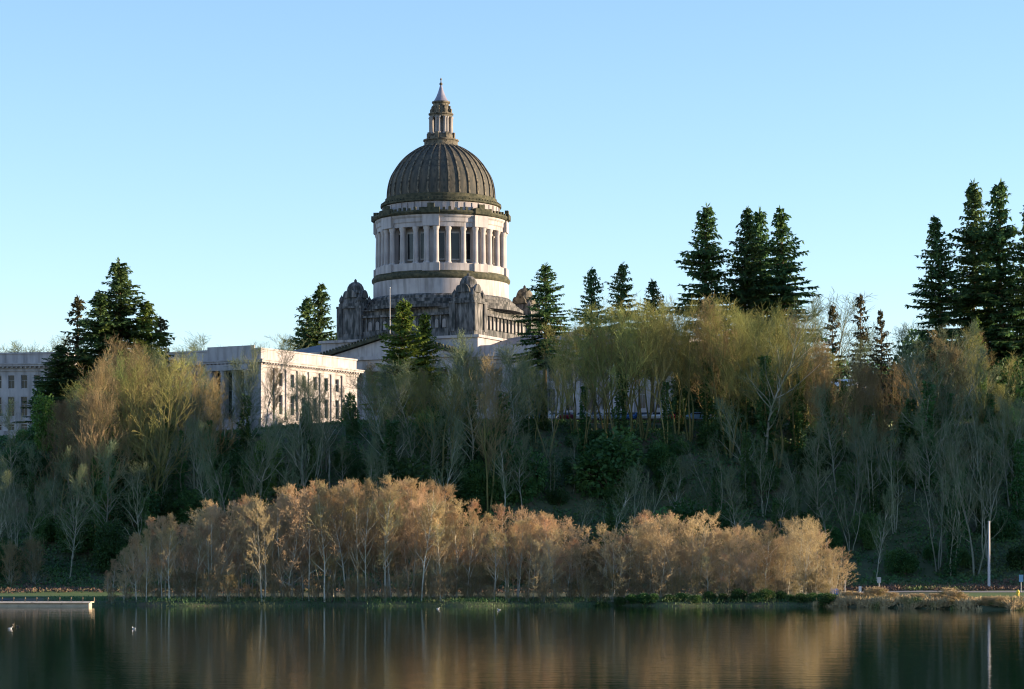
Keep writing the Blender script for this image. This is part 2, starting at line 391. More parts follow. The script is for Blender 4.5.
classic_block('office_building', 'long white stone office building with sunlit right side, left of the domed building', (-46.8, 470, 29), R(-30), 30, 32.4,
              [3, 6.8, 10.6, 14.4], [25.3, 21.5, 17.7, 13.9, 10.1, 6.3], portico=[20.4, 23.1, 25.8])
classic_block('office_building', 'shaded stone office building at the left edge, windows in rows beside the firs', (-85.0, 480, 29), R(-8), 44, 24,
              [43.4 - 2.55 * k for k in range(1, 16)], [5, 9, 13, 17])

# ------------------------------------------------------------------ the domed capitol
CX, CY, ZB = wx(441, 600), 600, 29
cap = empty('capitol_building', (CX, CY, ZB), R(-26), 'large domed sandstone capitol with columned drum and lantern, above the trees', 'building')
def zy(y): return (556 - y) / 4.2 - 24
# local angle whose outward direction faces the camera = -90 deg world => local -64 deg
FACE = -90 + 26
# main block and wings
wall = MB()
wall_h = 21.6
XL, XR, YF, YB = -39.4, 71.0, -20.0, 22.0
rowsC = ((2.5, 7.5), (9.5, 14.5), (16.2, 19.4))
baysF = [x for x in np.arange(3, XR - XL - 2, 4.4)]
holes = []
for a in baysF:
    x = XL + a
    if -18 < x < 18: continue
    for r0, r1 in rowsC: holes.append((a - .9, a + .9, r0, r1))
facade(wall, (XL, YF, 0), (1, 0, 0), (0, -1, 0), XR - XL, 0, wall_h, holes, .6)
sideb = [5, 10, 15.5, 21, 26.5, 32, 37]
hs = [(a - .9, a + .9, r0, r1) for a in sideb for r0, r1 in rowsC]
facade(wall, (XR, YF, 0), (0, 1, 0), (1, 0, 0), YB - YF, 0, wall_h, hs, .6)
wall.add([(XL, YF, 0), (XL, YB, 0), (XL, YB, wall_h), (XL, YF, wall_h)], [(0, 1, 2, 3)])
wall.add([(XL, YB, 0), (XR, YB, 0), (XR, YB, wall_h), (XL, YB, wall_h)], [(0, 1, 2, 3)])
wall.build('wall', M['stone'], cap)
for h in holes[::1]:
    window(cap, (XL + (h[0] + h[1]) / 2, YF + .59, 0), (1, 0, 0), (0, -1, 0), 1.78, h[2] + .01, h[3] - .01)
for h in hs: window(cap, (XR - .59, YF + (h[0] + h[1]) / 2, 0), (0, 1, 0), (1, 0, 0), 1.78, h[2] + .01, h[3] - .01)
for a in [baysF[0] - 2.2] + [b + 2.2 for b in baysF]:
    x = XL + a
    if -18.5 < x < 18.5 or x > XR - .6 or x < XL + .6: continue
    q = MB(); q.box(x - .6, x + .6, YF - .5, YF - .003, 1.5, 19.9); q.box(x - .75, x + .75, YF - .62, YF - .002, 19.9, 20.6)
    q.build('pilaster', M['stone'], cap)
c = MB()
for o, z0, z1 in ((.3, 20.7, 21.6), (.9, 21.6, 22.2), (1.3, 22.2, 22.8)): c.box(XL - o, XR + o, YF - o, YB + o, z0, z1)
c.build('cornice', M['stone'], cap)
c = MB(); c.ring_box(XL, XR, YF, YB, 1.0, 22.8, 24.9); c.build('parapet', M['stone'], cap)
# hip roofs over the wings
def hip(x0, x1, y0, y1, z0, z1, ins):
    m = MB(); ym = (y0 + y1) / 2; k = (y1 - y0) / 2 * .8
    m.add([(x0, y0, z0), (x1, y0, z0), (x1, y1, z0), (x0, y1, z0), (x0 + k, ym, z1), (x1 - k, ym, z1)],
          [(0, 1, 5, 4), (1, 2, 5), (2, 3, 4, 5), (3, 0, 4), (3, 2, 1, 0)])
    return m
hip(XL + 1.1, -10, YF + 1.1, YB - 1.1, 24.4, 30.2, 8).build('roof', M['roof'], cap)
hip(10, XR - 1.1, YF + 1.1, YB - 1.1, 24.4, 29.2, 8).build('roof', M['roof'], cap)
# central attic block
at = MB(); at.box(-20.5, 20.5, -21.2, 21.2, 22.9, 26.7); at.box(-21, 21, -21.7, 21.7, 26.7, 27.3); at.build('attic', M['stone'], cap)
# north portico with pediment
po = MB()
po.box(-17, 17, -26, -21.21, 19.4, 22.0); po.box(-17.6, 17.6, -26.6, -21.22, 22.0, 22.8)
po.build('portico', M['stone'], cap)
po = MB(); po.box(-17.3, 17.3, -27.5, -20.2, 0, 2.2); po.build('portico_steps', M['stone'], cap)
pd = MB(); pd.add([(-17, -25.8, 22.81), (17, -25.8, 22.81), (0, -25.8, 27.0), (-17, -21.3, 22.81), (17, -21.3, 22.81), (0, -21.3, 27.0)],
                  [(0, 1, 2), (3, 5, 4), (0, 3, 4, 1), (1, 4, 5, 2), (0, 2, 5, 3)]); pdo = pd.build('pediment', M['stone_clean'], cap)
rk = MB()
for sx in (-1, 1):
    rk.add([(sx * 17.9, -26.7, 22.82), (0, -26.7, 27.2), (0, -26.7, 27.9), (sx * 17.9, -26.7, 23.5), (sx * 17.9, -21.25, 22.82), (0, -21.25, 27.2), (0, -21.25, 27.9), (sx * 17.9, -21.25, 23.5)],
           [(0, 1, 2, 3), (7, 6, 5, 4), (3, 2, 6, 7), (0, 4, 5, 1), (0, 3, 7, 4)])
    for k in range(22):
        t = (k + .5) / 22; x = sx * 17.9 * (1 - t); z = 23.5 + (27.9 - 23.5) * t
        rk.box(x - .22, x + .22, -26.65, -26.2, z - .1, z + .55)
rk.build('raking_cornice', M['moss_stone'], pdo)
for k in range(8):
    x = -15.5 + k * 31 / 7
    q = MB(); q.lathe([(1.0, 2.21), (1.0, 2.6), (.85, 2.9), (.85, 8), (.72, 18.2), (.75, 18.4), (1.0, 19.0), (1.05, 19.39)], 20); q.build('column', M['stone'], cap, True, loc=(x, -24.6, 0))
# lower tier of steps round the podium
def sqtier(h0, h1, z0, z1): 
    m = MB(); m.box(-h0, h0, -h0, h0, z0, z1, (-h1, h1, -h1, h1)); return m
m = MB()
m.box(-17.4, 17.4, -17.4, 17.4, 27.3, 29.4)
m.box(-17.0, 17.0, -17.0, 17.0, 29.4, 32.6)
m.box(-17.7, 17.7, -17.7, 17.7, 32.6, 33.1)
m.box(-16.8, 16.8, -16.8, 16.8, 33.1, 34.2)
m.box(-17.2, 17.2, -17.2, 17.2, 34.2, 34.5)
pod = m.build('podium', M['stone_stained'], cap)
# arcade panels on podium faces
for fa in range(4):
    m = MB(); g = MB()
    for k in range(-5, 6):
        x = k * 1.95
        m.box(x - .98, x - .74, -17.35, -17.003, 29.42, 32.59)
        pts = [(x - .45, 29.7)] + [(x + .45 * math.cos(t), 31.2 + .5 * math.sin(t)) for t in np.linspace(math.pi, 0, 9)] + [(x + .45, 29.7)]
        n = len(pts); g.add([(a, -17.12, b) for a, b in pts] + [(a, -16.98, b) for a, b in pts], [tuple(range(n))] + [(i, n + i, n + (i + 1) % n, (i + 1) % n) for i in range(n)])
    m.build('pier_strips', M['stone_stained'], pod, rz=fa * math.pi / 2)
    g.build('arched_panels', M['stone_mid'], pod, rz=fa * math.pi / 2)
# circular stepped skirt
m = MB(); m.lathe([(19.6, 34.51), (19.6, 35.2), (18.7, 35.2), (18.7, 35.9), (17.8, 35.9), (17.8, 36.7), (17.0, 36.9), (17.0, 37.4), (16.5, 37.9), (16.0, 37.95)], 96)
m.build('stepped_skirt', M['stone_stained'], cap)
m = MB(); m.lathe([(16.1, 37.6), (16.1, 41.5), (15.9, 41.6)], 96); m.build('drum_base', M['stone_clean'], cap, True)
m = MB(); m.lathe([(16.12, 41.5), (16.45, 41.9), (16.5, 42.4), (16.3, 42.8), (15.9, 42.9), (15.9, 43.3), (15.6, 43.4)], 96); m.build('drum_moulding', M['moss_stone'], cap, True)
m = MB(); m.lathe([(15.5, 43.2), (15.5, 45.1), (13, 45.12)], 96)
drum = m.build('drum', M['stone_clean'], cap)
m = MB(); m.lathe([(13.0, 45.1), (13.0, 54.2)], 96); m.build('drum_wall', M['stone_mid'], drum)  # darker stone colour stands in for the shadow between the columns
colme = MB(); colme.lathe([(.85, 44.7), (.85, 45.25), (.66, 45.5), (.66, 48), (.57, 52.5), (.6, 52.6), (.8, 53.2), (.85, 53.6)], 18)
col0 = colme.build('column', M['stone_clean'], drum, True); colmesh = col0.data; bpy.data.objects.remove(col0)
P0 = FACE - 7
for s in range(8):
    th = P0 + 45 * s
    for k, dz in ((15.3, 0), (29.7, 0)):
        a = R(th + k); inst('column', colmesh, drum, (14.45 * math.cos(a), 14.45 * math.sin(a), 0))
    for k in (-4.3, 4.3):
        a = R(th + k); inst('column', colmesh, drum, (15.0 * math.cos(a), 15.0 * math.sin(a), 0))
    m = MB(); m.box(12.8, 14.5, -1.3, 1.3, 45.11, 53.58); m.box(14.7, 15.95, -2.0, 2.0, 43.2, 45.08)
    m.box(15.2, 16.0, -1.95, 1.95, 53.62, 56.3)
    m.build('drum_pier', M['stone_clean'], drum, rz=R(th))
    for k in (8.9, 22.5, 36.1):
        w = 1.0 if k == 22.5 else .7
        m = MB(); m.box(13.0, 13.35, -w - .2, w + .2, 45.9, 52.6)
        wo = m.build('window', M['frame'], drum, rz=R(th + k))
        g = MB(); g.box(13.2, 13.38, -w, w, 46.3, 52.2); g.build('pane', M['glass'], wo)
m = MB(); m.lathe([(13.5, 53.55), (15.2, 53.6), (15.2, 54.5), (15.4, 54.75), (15.4, 55.6), (15.7, 56.0), (15.7, 56.4), (13, 56.5)], 96); m.build('entablature', M['stone_clean'], drum, True)
m = MB(); m.lathe([(15.0, 56.3), (16.1, 56.45), (16.4, 56.9), (16.3, 57.3), (13.5, 57.5)], 96)
for k in range(72):
    a = R(k * 5)
    big = (k % 9 == 0)
    m.obox((15.75 * math.cos(a), 15.75 * math.sin(a)), .55, .4, 57.2, 58.0 + .15 * math.sin(k * 2.3), a + math.pi / 2)
for s in range(8):
    a = R(P0 + 45 * s)
    m.obox((15.9 * math.cos(a), 15.9 * math.sin(a)), 4.2, 1.2, 56.6, 57.9, a + math.pi / 2)
    m.obox((15.8 * math.cos(a), 15.8 * math.sin(a)), 1.6, .8, 57.9, 58.9, a + math.pi / 2)
m.build('cresting', M['moss_stone'], drum)
m = MB(); m.lathe([(13.9, 57.3), (13.9, 59.6), (13.7, 59.8)], 96)
for k in range(48):
    a = R(k * 7.5); m.obox((13.95 * math.cos(a), 13.95 * math.sin(a)), .5, .25, 57.6, 59.5, a + math.pi / 2)
m.build('attic_band', M['stone'], drum)
m = MB(); m.lathe([(13.8, 59.6), (14.4, 59.8), (14.4, 60.2), (13.8, 60.3), (13.8, 60.9), (13.3, 61.0), (13.3, 61.7), (12.7, 61.9)], 96)
for k in range(96):
    a = R(k * 3.75); m.obox((14.2 * math.cos(a), 14.2 * math.sin(a)), .35, .3, 60.15, 60.5, a + math.pi / 2)
m.build('dome_base_moulding', M['moss_stone'], cap)
DP = [(53.5, 195.5), (53.3, 190), (52.6, 184), (51.2, 178), (49.0, 172.5), (46.3, 168), (43.4, 163.5), (40, 159), (36, 154.8), (31.5, 151), (26.5, 147.6), (22, 145), (18, 143.4)]
# smooth the profile
prof = [(r / 4.2, zy(y)) for r, y in DP]
def resample(pr, n):
    P = np.array(pr); t = np.arange(len(P)); tt = np.linspace(0, len(P) - 1, n)
    out = []
    for u in tt:
        i = min(int(u), len(P) - 2); f = u - i
        p0 = P[max(i - 1, 0)]; p1 = P[i]; p2 = P[i + 1]; p3 = P[min(i + 2, len(P) - 1)]
        out.append(.5 * ((2 * p1) + (-p0 + p2) * f + (2 * p0 - 5 * p1 + 4 * p2 - p3) * f * f + (-p0 + 3 * p1 - 3 * p2 + p3) * f ** 3))
    return [tuple(x) for x in out]
pr = resample(prof, 34)
m = MB(); m.lathe(pr, 128); dome = m.build('dome', M['dome'], cap, True)
rb = MB(); vs = []; n = len(pr)
for i, (r, z) in enumerate(pr):
    w = .20 * (.35 + .65 * r / 12.7); j0 = max(i - 1, 0); j1 = min(i + 1, n - 1)
    t = Vector((pr[j1][0] - pr[j0][0], pr[j1][1] - pr[j0][1])).normalized(); nn = Vector((t.y, -t.x))
    for d, y in ((-.05, -w), (.26, -w), (.26, w), (-.05, w)): vs.append((r + nn.x * d, y, z + nn.y * d))
fs = []
for i in range(n - 1):
    for k in range(3): fs.append((4 * i + k, 4 * i + k + 1, 4 * i + 4 + k + 1, 4 * i + 4 + k))
fs += [(0, 3, 2, 1), (4 * n - 4, 4 * n - 3, 4 * n - 2, 4 * n - 1)]
rb.add(vs, fs); r0 = rb.build('rib', M['rib'], dome); ribme = r0.data; r0.rotation_euler.z = R(FACE - 1)
for k in range(1, 32): inst('rib', ribme, dome, rz=R(FACE - 1 + 11.25 * k))
# lantern
m = MB(); m.lathe([(4.6, 73.7), (4.3, 74.3), (4.3, 74.6), (4.0, 74.7), (4.0, 75.6), (4.25, 75.7), (4.25, 76.0), (3.2, 76.05), (3.1, 77.1), (2.9, 77.3)], 40)
for k in range(8):
    a = R(k * 45 + 10); m.obox((3.1 * math.cos(a), 3.1 * math.sin(a)), .8, .7, 76.0, 77.6, a + math.pi / 2)
lan = m.build('lantern', M['rib'], cap, True)
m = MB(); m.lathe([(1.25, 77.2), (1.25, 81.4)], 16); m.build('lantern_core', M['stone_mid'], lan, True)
lc = MB(); lc.lathe([(.5, 77.3), (.5, 77.6), (.37, 77.7), (.34, 80.9), (.5, 81.2), (.5, 81.35)], 10); l0 = lc.build('column', M['stone_mid'], lan, True); lme = l0.data; bpy.data.objects.remove(l0)
for k in range(8):
    for d in (-7, 7):
        a = R(k * 45 + 10 + d); inst('column', lme, lan, (2.55 * math.cos(a), 2.55 * math.sin(a), 0))
m = MB(); m.lathe([(1.4, 81.3), (2.75, 81.35), (2.75, 81.8), (3.0, 82.0), (3.0, 82.25), (2.1, 82.4), (1.95, 83.4), (1.9, 84.6), (2.2, 84.8), (2.2, 85.1), (1.9, 85.15)], 32)
for k in range(8):
    a = R(k * 45 + 10); m.obox((2.4 * math.cos(a), 2.4 * math.sin(a)), .7, .5, 82.2, 83.3, a + math.pi / 2)
    m.obox((2.15 * math.cos(a), 2.15 * math.sin(a)), .5, .4, 83.3, 84.0, a + math.pi / 2)
m.build('lantern_cornice', M['rib'], lan)
m = MB(); m.lathe([(1.95, 85.1), (1.5, 85.7), (1.08, 86.5), (.72, 87.4), (.45, 88.3), (.28, 88.9), (.2, 89.1)], 16); m.build('spire', M['spire'], lan, True)
m = MB(); m.lathe([(.05, 89.0), (.35, 89.15), (.42, 89.4), (.3, 89.65), (.12, 89.75), (.12, 90.3), (.24, 90.4), (.2, 90.6), (.03, 90.9)], 10); m.build('finial', M['rib'], lan, True)
# corner pavilions
for k, (sx, sy) in enumerate(((1, -1), (1, 1), (-1, 1), (-1, -1))):
    c0 = (sx * 14.9, sy * 14.9)
    m = MB(); a = 3.7
    def bb(h, z0, z1, h2=None):
        h2 = h2 or h; m.box(c0[0] - h, c0[0] + h, c0[1] - h, c0[1] + h, z0, z1, (c0[0] - h2, c0[0] + h2, c0[1] - h2, c0[1] + h2))
    bb(3.55, 27.31, 29.0); bb(3.35, 29.0, 35.0); bb(3.8, 35.0, 35.5); bb(3.3, 35.5, 36.2); bb(3.0, 36.2, 37.5, 2.6)
    for qx in (-1, 1):
        for qy in (-1, 1):
            m.box(*(sorted((c0[0] + qx * 3.2, c0[0] + qx * 3.75)) + sorted((c0[1] + qy * 2.0, c0[1] + qy * 3.6))), 28.6, 34.99)
            m.box(*(sorted((c0[0] + qx * 2.0, c0[0] + qx * 3.18)) + sorted((c0[1] + qy * 3.2, c0[1] + qy * 3.75))), 28.6, 34.99)
            m.lathe([(.5, 35.5), (.55, 36.4), (.75, 36.9), (.6, 37.5), (.2, 38.0), (.05, 38.3)], 8, (c0[0] + qx * 2.7, c0[1] + qy * 2.7))
    shr = lambda mb: [(c0[0] + (x - c0[0]) * .88, c0[1] + (y - c0[1]) * .88, z) for x, y, z in mb.v]
    m.v = shr(m); pav = m.build('corner_pavilion', M['stone_stained'], cap)
    m = MB(); m.lathe([(2.55, 37.45), (2.55, 38.5), (2.8, 38.6), (2.75, 39.0), (2.35, 39.5), (2.15, 40.2), (1.7, 40.9), (1.0, 41.35), (.4, 41.5), (.35, 41.9), (.1, 42.2)], 20, c0)
    for q in range(4):
        t = q * math.pi / 2; dx, dy = math.cos(t), math.sin(t)
        # arched hood over each face, with scrolls at its shoulders
        n = 10
        pts = [(1.75 * math.cos(u), 37.6 + 1.9 * math.sin(u)) for u in np.linspace(0, math.pi, n)]
        V = [(c0[0] + dx * e - dy * w, c0[1] + dy * e + dx * w, z) for e in (2.0, 2.95) for w, z in pts]
        m.add(V, [tuple(range(n))[::-1], tuple(range(n, 2 * n))] + [(i, i + 1, n + i + 1, n + i) for i in range(n - 1)] + [(n - 1, 0, n, 2 * n - 1)])
    m.v = shr(m); m.build('cupola', M['stone_stained'] if k in (0, 3, 2) else M['rib'], pav)
# flagpole on the roof
fp = MB(); fp.lathe([(.10, 0), (.06, 10.2), (.14, 10.3), (.12, 10.5), (.02, 10.6)], 8)
fpo = fp.build('flagpole', M['metal']); fpo.location = (wx(390, 574), 574, ZB + 27.9 - .2)
tag(fpo, 'thin pale flagpole without a flag, standing in front of the dome drum', 'flagpole')

# ------------------------------------------------------------------ vegetation generators
def grow_bare(seed, H, crown0=.3, spread=.28, n1=26, n2=8, n3=8, ang=48, up=.12, r=.16, stems=1, wander=.10, twig=.5, twr=.011, lean=0.0, catk=False):
    rnd = random.Random(seed); T = []; C = []
    def norm(v): return v.normalized()
    def rdir(d, a):
        o = d.orthogonal().normalized(); o.rotate(Matrix.Rotation(rnd.uniform(0, 2 * math.pi), 3, d))
        return (d * math.cos(a) + o * math.sin(a)).normalized()
    def limb(p, d, L, r0, nseg, up_, wan, store, r_end=.35):
        pts = [(p.copy(), d.copy(), r0)]
        for i in range(nseg):
            d = norm(d + Vector((rnd.gauss(0, wan), rnd.gauss(0, wan), rnd.gauss(0, wan) * .5 + up_)))
            q = p + d * (L / nseg); ra = r0 * (1 - (1 - r_end) * i / nseg); rb_ = r0 * (1 - (1 - r_end) * (i + 1) / nseg)
            store.append((*p, *q, ra, rb_)); p = q; pts.append((p.copy(), d.copy(), rb_))
        return pts
    def at(pts, t):
        u = t * (len(pts) - 1); i = min(int(u), len(pts) - 2); f = u - i
        return pts[i][0].lerp(pts[i + 1][0], f), pts[i][1].lerp(pts[i + 1][1], f).normalized(), pts[i][2] * (1 - f) + pts[i + 1][2] * f
    for s in range(stems):
        if stems == 1: d0 = Vector((lean, 0, 1)).normalized(); base = Vector((0, 0, -.6)); h = H + .6
        else:
            a = s * 2 * math.pi / stems + rnd.uniform(-.4, .4); sp = rnd.uniform(.05, .19)
            d0 = Vector((math.cos(a) * sp, math.sin(a) * sp, 1)).normalized(); base = Vector((math.cos(a) * .15, math.sin(a) * .15, -.6)); h = H * rnd.uniform(.8, 1.0) + .6
        rr = r * (1 if stems == 1 else .72)
        tr = limb(base, d0, h * .97, rr, 12, .05, wander * .45, T, .10)
        k1 = n1 if stems == 1 else max(8, int(n1 * 1.3 / stems))
        for i in range(k1):
            t = crown0 + (1 - crown0) * ((i + rnd.random()) / k1) ** .9
            t = min(t, .985); p, d, rt = at(tr, t)
            u = (t - crown0) / (1 - crown0)
            L1 = H * spread * (math.sin(math.pi * min(1, .22 + .78 * u)) ** .6 * .9 + .22) * rnd.uniform(.65, 1.2)
            a = R(ang) * rnd.uniform(.7, 1.25) * (1.1 - .5 * u)
            b1 = limb(p, rdir(d, a), L1, min(rt * .6, .022 + L1 * .016), 6, up, wander, T if L1 > H * .16 else C, .3)
            for j in range(n2):
                t2 = .18 + .82 * (j + rnd.random()) / n2; p2, d2, r2 = at(b1, min(t2, .99))
                L2 = L1 * rnd.uniform(.28, .5) * (1.15 - .6 * t2) + twig * .4
                b2 = limb(p2, rdir(d2, R(rnd.uniform(22, 55))), L2, min(r2 * .7, .024), 3, up * .9, wander * 1.2, C, .6)
                for k in range(n3):
                    t3 = .1 + .9 * (k + rnd.random()) / n3; p3, d3, _ = at(b2, min(t3, .99))
                    L3 = twig * rnd.uniform(.5, 1.3)
                    b3 = limb(p3, rdir(d3, R(rnd.uniform(18, 60))), L3, twr, 2, up, wander, C, .7)
                    if catk and rnd.random() < .75:
                        for _ in range(2):
                            q, dq, _r = at(b3, rnd.uniform(.3, 1)); e = q + Vector((rnd.gauss(0, .03), rnd.gauss(0, .03), -rnd.uniform(.06, .14)))
                            C.append((*q, *e, .016, .013))
    return T, C

class Kind: pass
def bare_kind(nm, seeds, tm, cm, **kw):
    out = []
    for s in seeds:
        kw2 = dict(kw)
        T, C = grow_bare(s, **kw2)
        out.append((seg_mesh(nm + '_trunk', T, tm, 5), seg_mesh(nm + '_crown', C, cm, 3)))
    return out
def ivy_column(seed, H, n, rad):
    rg = np.random.default_rng(seed); z = rg.uniform(0, 1, n) ** 1.3 * H
    a = rg.uniform(0, 6.28, n); lump = .55 + .45 * np.sin(z * 1.1 + seed) * np.sin(z * .37 + a)
    r = rad * rg.uniform(.35, 1.15, n) * lump * (1.15 - .75 * z / H)
    P = np.stack([r * np.cos(a), r * np.sin(a), z], 1); D = np.stack([np.cos(a), np.sin(a), rg.normal(-.3, .5, n)], 1) + rg.normal(0, .5, (n, 3))
    return cards('ivy', P, D, rg.normal(0, 1, (n, 3)) + np.array([0, 0, .7]), rg.uniform(.2, .5, n), rg.uniform(.12, .32, n), M['leaf_dark'])
ALDER = bare_kind('alder', range(11, 18), M['alder_bark'], M['alder_twig'], H=13, crown0=.25, spread=.19, n1=30, n2=8, n3=7, ang=50, up=.10, r=.11, twig=.42, twr=.009, catk=True)
ALDERF = bare_kind('alder_fork', range(31, 35), M['alder_bark'], M['tan_twig'], H=12, crown0=.14, spread=.25, n1=36, n2=8, n3=8, ang=56, up=.07, r=.085, stems=3, twig=.42, twr=.010, catk=True)
MAPLE = bare_kind('maple', range(41, 46), M['moss_bark'], M['moss_twig'], H=16, crown0=.24, spread=.30, n1=34, n2=8, n3=6, ang=46, up=.15, r=.22, stems=3, wander=.17, twig=.7, twr=.014)
MAPLEH = bare_kind('high_maple', range(141, 146), M['moss_bark'], M['moss_twig'], H=16, crown0=.42, spread=.27, n1=32, n2=8, n3=6, ang=44, up=.16, r=.2, stems=3, wander=.14, twig=.7, twr=.014)
BROWN = bare_kind('brownwood', range(51, 55), M['moss_bark'], M['brown_twig'], H=16, crown0=.22, spread=.25, n1=34, n2=8, n3=8, ang=42, up=.16, r=.17, stems=2, wander=.10, twig=.6, twr=.012)
SLIM = bare_kind('slim', range(61, 66), M['grey_bark'], M['grey_twig'], H=14, crown0=.22, spread=.26, n1=28, n2=7, n3=5, ang=46, up=.10, r=.13, wander=.20, twig=.65, twr=.013)
FAN = bare_kind('fan', range(71, 74), M['fan_bark'], M['grey_twig'], H=14, crown0=.28, spread=.26, n1=24, n2=6, n3=5, ang=42, up=.13, r=.14, stems=3, wander=.15, twig=.55, twr=.012)
BUSH = bare_kind('bush', range(81, 84), M['grey_bark'], M['brown_twig'], H=4, crown0=.08, spread=.45, n1=40, n2=7, n3=6, ang=55, up=.06, r=.05, stems=7, wander=.16, twig=.38, twr=.010)

TANB = bare_kind('tan_bush', (91, 92, 93), M['dry_grass'], M['dry_grass'], H=4, crown0=.05, spread=.5, n1=40, n2=6, n3=5, ang=60, up=.02, r=.09, stems=8, wander=.22, twig=.5, twr=.03)
def grow_conifer(seed, H, Rb, crown0, dens=1.0, droop=.25, gap=.0, power=.85, card=.55):
    rg = np.random.default_rng(seed); T = []; P = []; D = []; N = []; Ln = []; W = []
    bend = rg.normal(0, .012, 2)
    cx = lambda z: np.array([bend[0] * z + .25 * math.sin(z * .21 + seed), bend[1] * z, z])
    zs = np.linspace(-.8, H, 22)
    for i in range(21):
        T.append((*cx(zs[i]), *cx(zs[i + 1]), .36 * H / 28 * (1 - max(zs[i], 0) / H) + .03, .36 * H / 28 * (1 - max(zs[i + 1], 0) / H) + .02))
    z = crown0 * H
    while z < H - .15:
        t = (z - crown0 * H) / (H * (1 - crown0))
        env = Rb * ((1 - t) ** power) * (.82 + .18 * math.sin(z * 1.1 + seed) ) * min(1, .55 + t * 3)
        nb = max(3, int((5.5 - 1.5 * t) * dens))
        a0 = rg.uniform(0, 6.28)
        for k in range(nb):
            if rg.random() < gap: continue
            L = env * rg.uniform(.5, 1.25) + .25
            az = a0 + k * 2 * math.pi / nb + rg.normal(0, .3)
            el0 = (.45 * t + .05) - droop * (1 - t) + rg.normal(0, .08)
            p = cx(z + rg.uniform(-.2, .2)); el = el0; n = max(3, int(L / .42)); st = L / n
            tipup = .10
            for i in range(n):
                el_i = el0 - droop * .6 * math.sin(math.pi * i / n) + tipup * i / n
                d = np.array([math.cos(az) * math.cos(el_i), math.sin(az) * math.cos(el_i), math.sin(el_i)])
                q = p + d * st
                if i < n - 1 and L > 1.0: T.append((*p, *q, .05 * (1 - i / n) + .012, .05 * (1 - (i + 1) / n) + .012))
                side = np.array([-math.sin(az), math.cos(az), 0])
                f = (i + .5) / n
                wl = min(1.35, L * .42) * (1 - .55 * f) * (.55 if i == 0 else 1)
                for sgn in (-1, 1):
                    for _ in range(5):
                        dd = d * rg.uniform(.35, .9) + side * sgn * rg.uniform(.5, 1.0) + np.array([0, 0, rg.uniform(-.45, .12)])
                        P.append(p + (q - p) * rg.random()); D.append(dd); N.append(np.array([rg.normal(0, .5), rg.normal(0, .5), 1])); Ln.append(wl * rg.uniform(.4, 1.0) + .12); W.append(card * rg.uniform(.25, .5))
                for _ in range(3):
                    dd = d * .4 + np.array([rg.normal(0, .2), rg.normal(0, .2), -.8]); P.append(p + (q - p) * rg.random()); D.append(dd); N.append(np.array([rg.normal(), rg.normal(), .2])); Ln.append(rg.uniform(.3, .65)); W.append(card * rg.uniform(.3, .6))
                if i == n - 1:
                    P.append(q - d * .25); D.append(d); N.append(np.array([0, 0, 1.])); Ln.append(.4); W.append(card * .5)
                p = q
        z += rg.uniform(.34, .66) * (1.2 - .4 * t)
    top = cx(H)
    for k in range(6):
        P.append(top - np.array([0, 0, .1 + .1 * k])); D.append(np.array([rg.normal(0, .35), rg.normal(0, .35), 1])); N.append(np.array([1., rg.normal(), 0])); Ln.append(.7); W.append(.14)
    return T, [np.array(a, dtype=float) for a in (P, D, N, Ln, W)]
def con_kind(nm, seeds, mat, **kw):
    out = []
    for s in seeds:
        T, c = grow_conifer(s, **kw)
        out.append((seg_mesh(nm + '_trunk', T, M['bark'], 5), cards(nm + '_crown', *c, mat)))
    return out
FIR = con_kind('fir', (101, 102, 103, 104, 105), M['needle'], H=28, Rb=5.9, crown0=.12, dens=1.6, droop=.30, power=.74, gap=.05)
FIRW = con_kind('fir_warm', (111, 112), M['needle_warm'], H=20, Rb=4.4, crown0=.10, dens=1.3, droop=.1, power=.7)
FIRB = con_kind('fir_brown', (121, 122), M['needle_brown'], H=20, Rb=4.0, crown0=.2, power=.7, dens=.9, droop=.25, gap=.15)
TALL = con_kind('tall_fir', (131, 132), M['needle'], H=28, Rb=5.2, crown0=.36, power=.66, dens=1.3, droop=.28, gap=.06)

def leaf_blob(seed, n, rx, rz, mat, nm, sz=.3, lobes=7):
    rg = np.random.default_rng(seed)
    cs = rg.uniform(-1, 1, (lobes, 3)) * np.array([rx * .55, rx * .55, rz * .30]) + np.array([0, 0, rz * .52])
    rr = rg.uniform(.35, .62, lobes)
    i = rg.integers(0, lobes, n)
    d = rg.normal(0, 1, (n, 3)); d /= np.linalg.norm(d, axis=1)[:, None]
    rad = rg.uniform(.45, 1.12, n) ** .6
    P = cs[i] + d * (rad * rr[i])[:, None] * np.array([rx, rx, rz * .8])
    P[:, 2] = np.abs(P[:, 2]) * 1.0
    D = d + rg.normal(0, .7, (n, 3)) + np.array([0, 0, -.25]); N = rg.normal(0, 1, (n, 3)) + np.array([0, 0, .8])
    return cards(nm, P, D, N, sz * rg.uniform(.5, 1.3, n), sz * rg.uniform(.4, .9, n), mat)
def stems_mesh(seed, rx, rz):
    rnd = random.Random(seed); S = []
    for k in range(7):
        a = rnd.uniform(0, 6.28); p = Vector((0, 0, -.4)); d = Vector((math.cos(a) * .4, math.sin(a) * .4, 1)).normalized()
        for i in range(4):
            q = p + d * rz * .24; S.append((*p, *q, .06 - .012 * i, .05 - .012 * i)); p = q; d = (d + Vector((rnd.gauss(0, .2), rnd.gauss(0, .2), 0))).normalized()
    return seg_mesh('shrub_stem', S, M['bark'], 4)
DSHRUB = [(stems_mesh(s, 3, 4), leaf_blob(s, 5200, 3.0, 4.2, M['leaf_dark'], 'shrub_foliage', .34)) for s in (201, 202, 203, 204)]
BSHRUB = [(stems_mesh(s, 2, 4), leaf_blob(s, 4200, 1.9, 4.6, M['leaf_bright'], 'shrub_foliage', .32)) for s in (211, 212)]
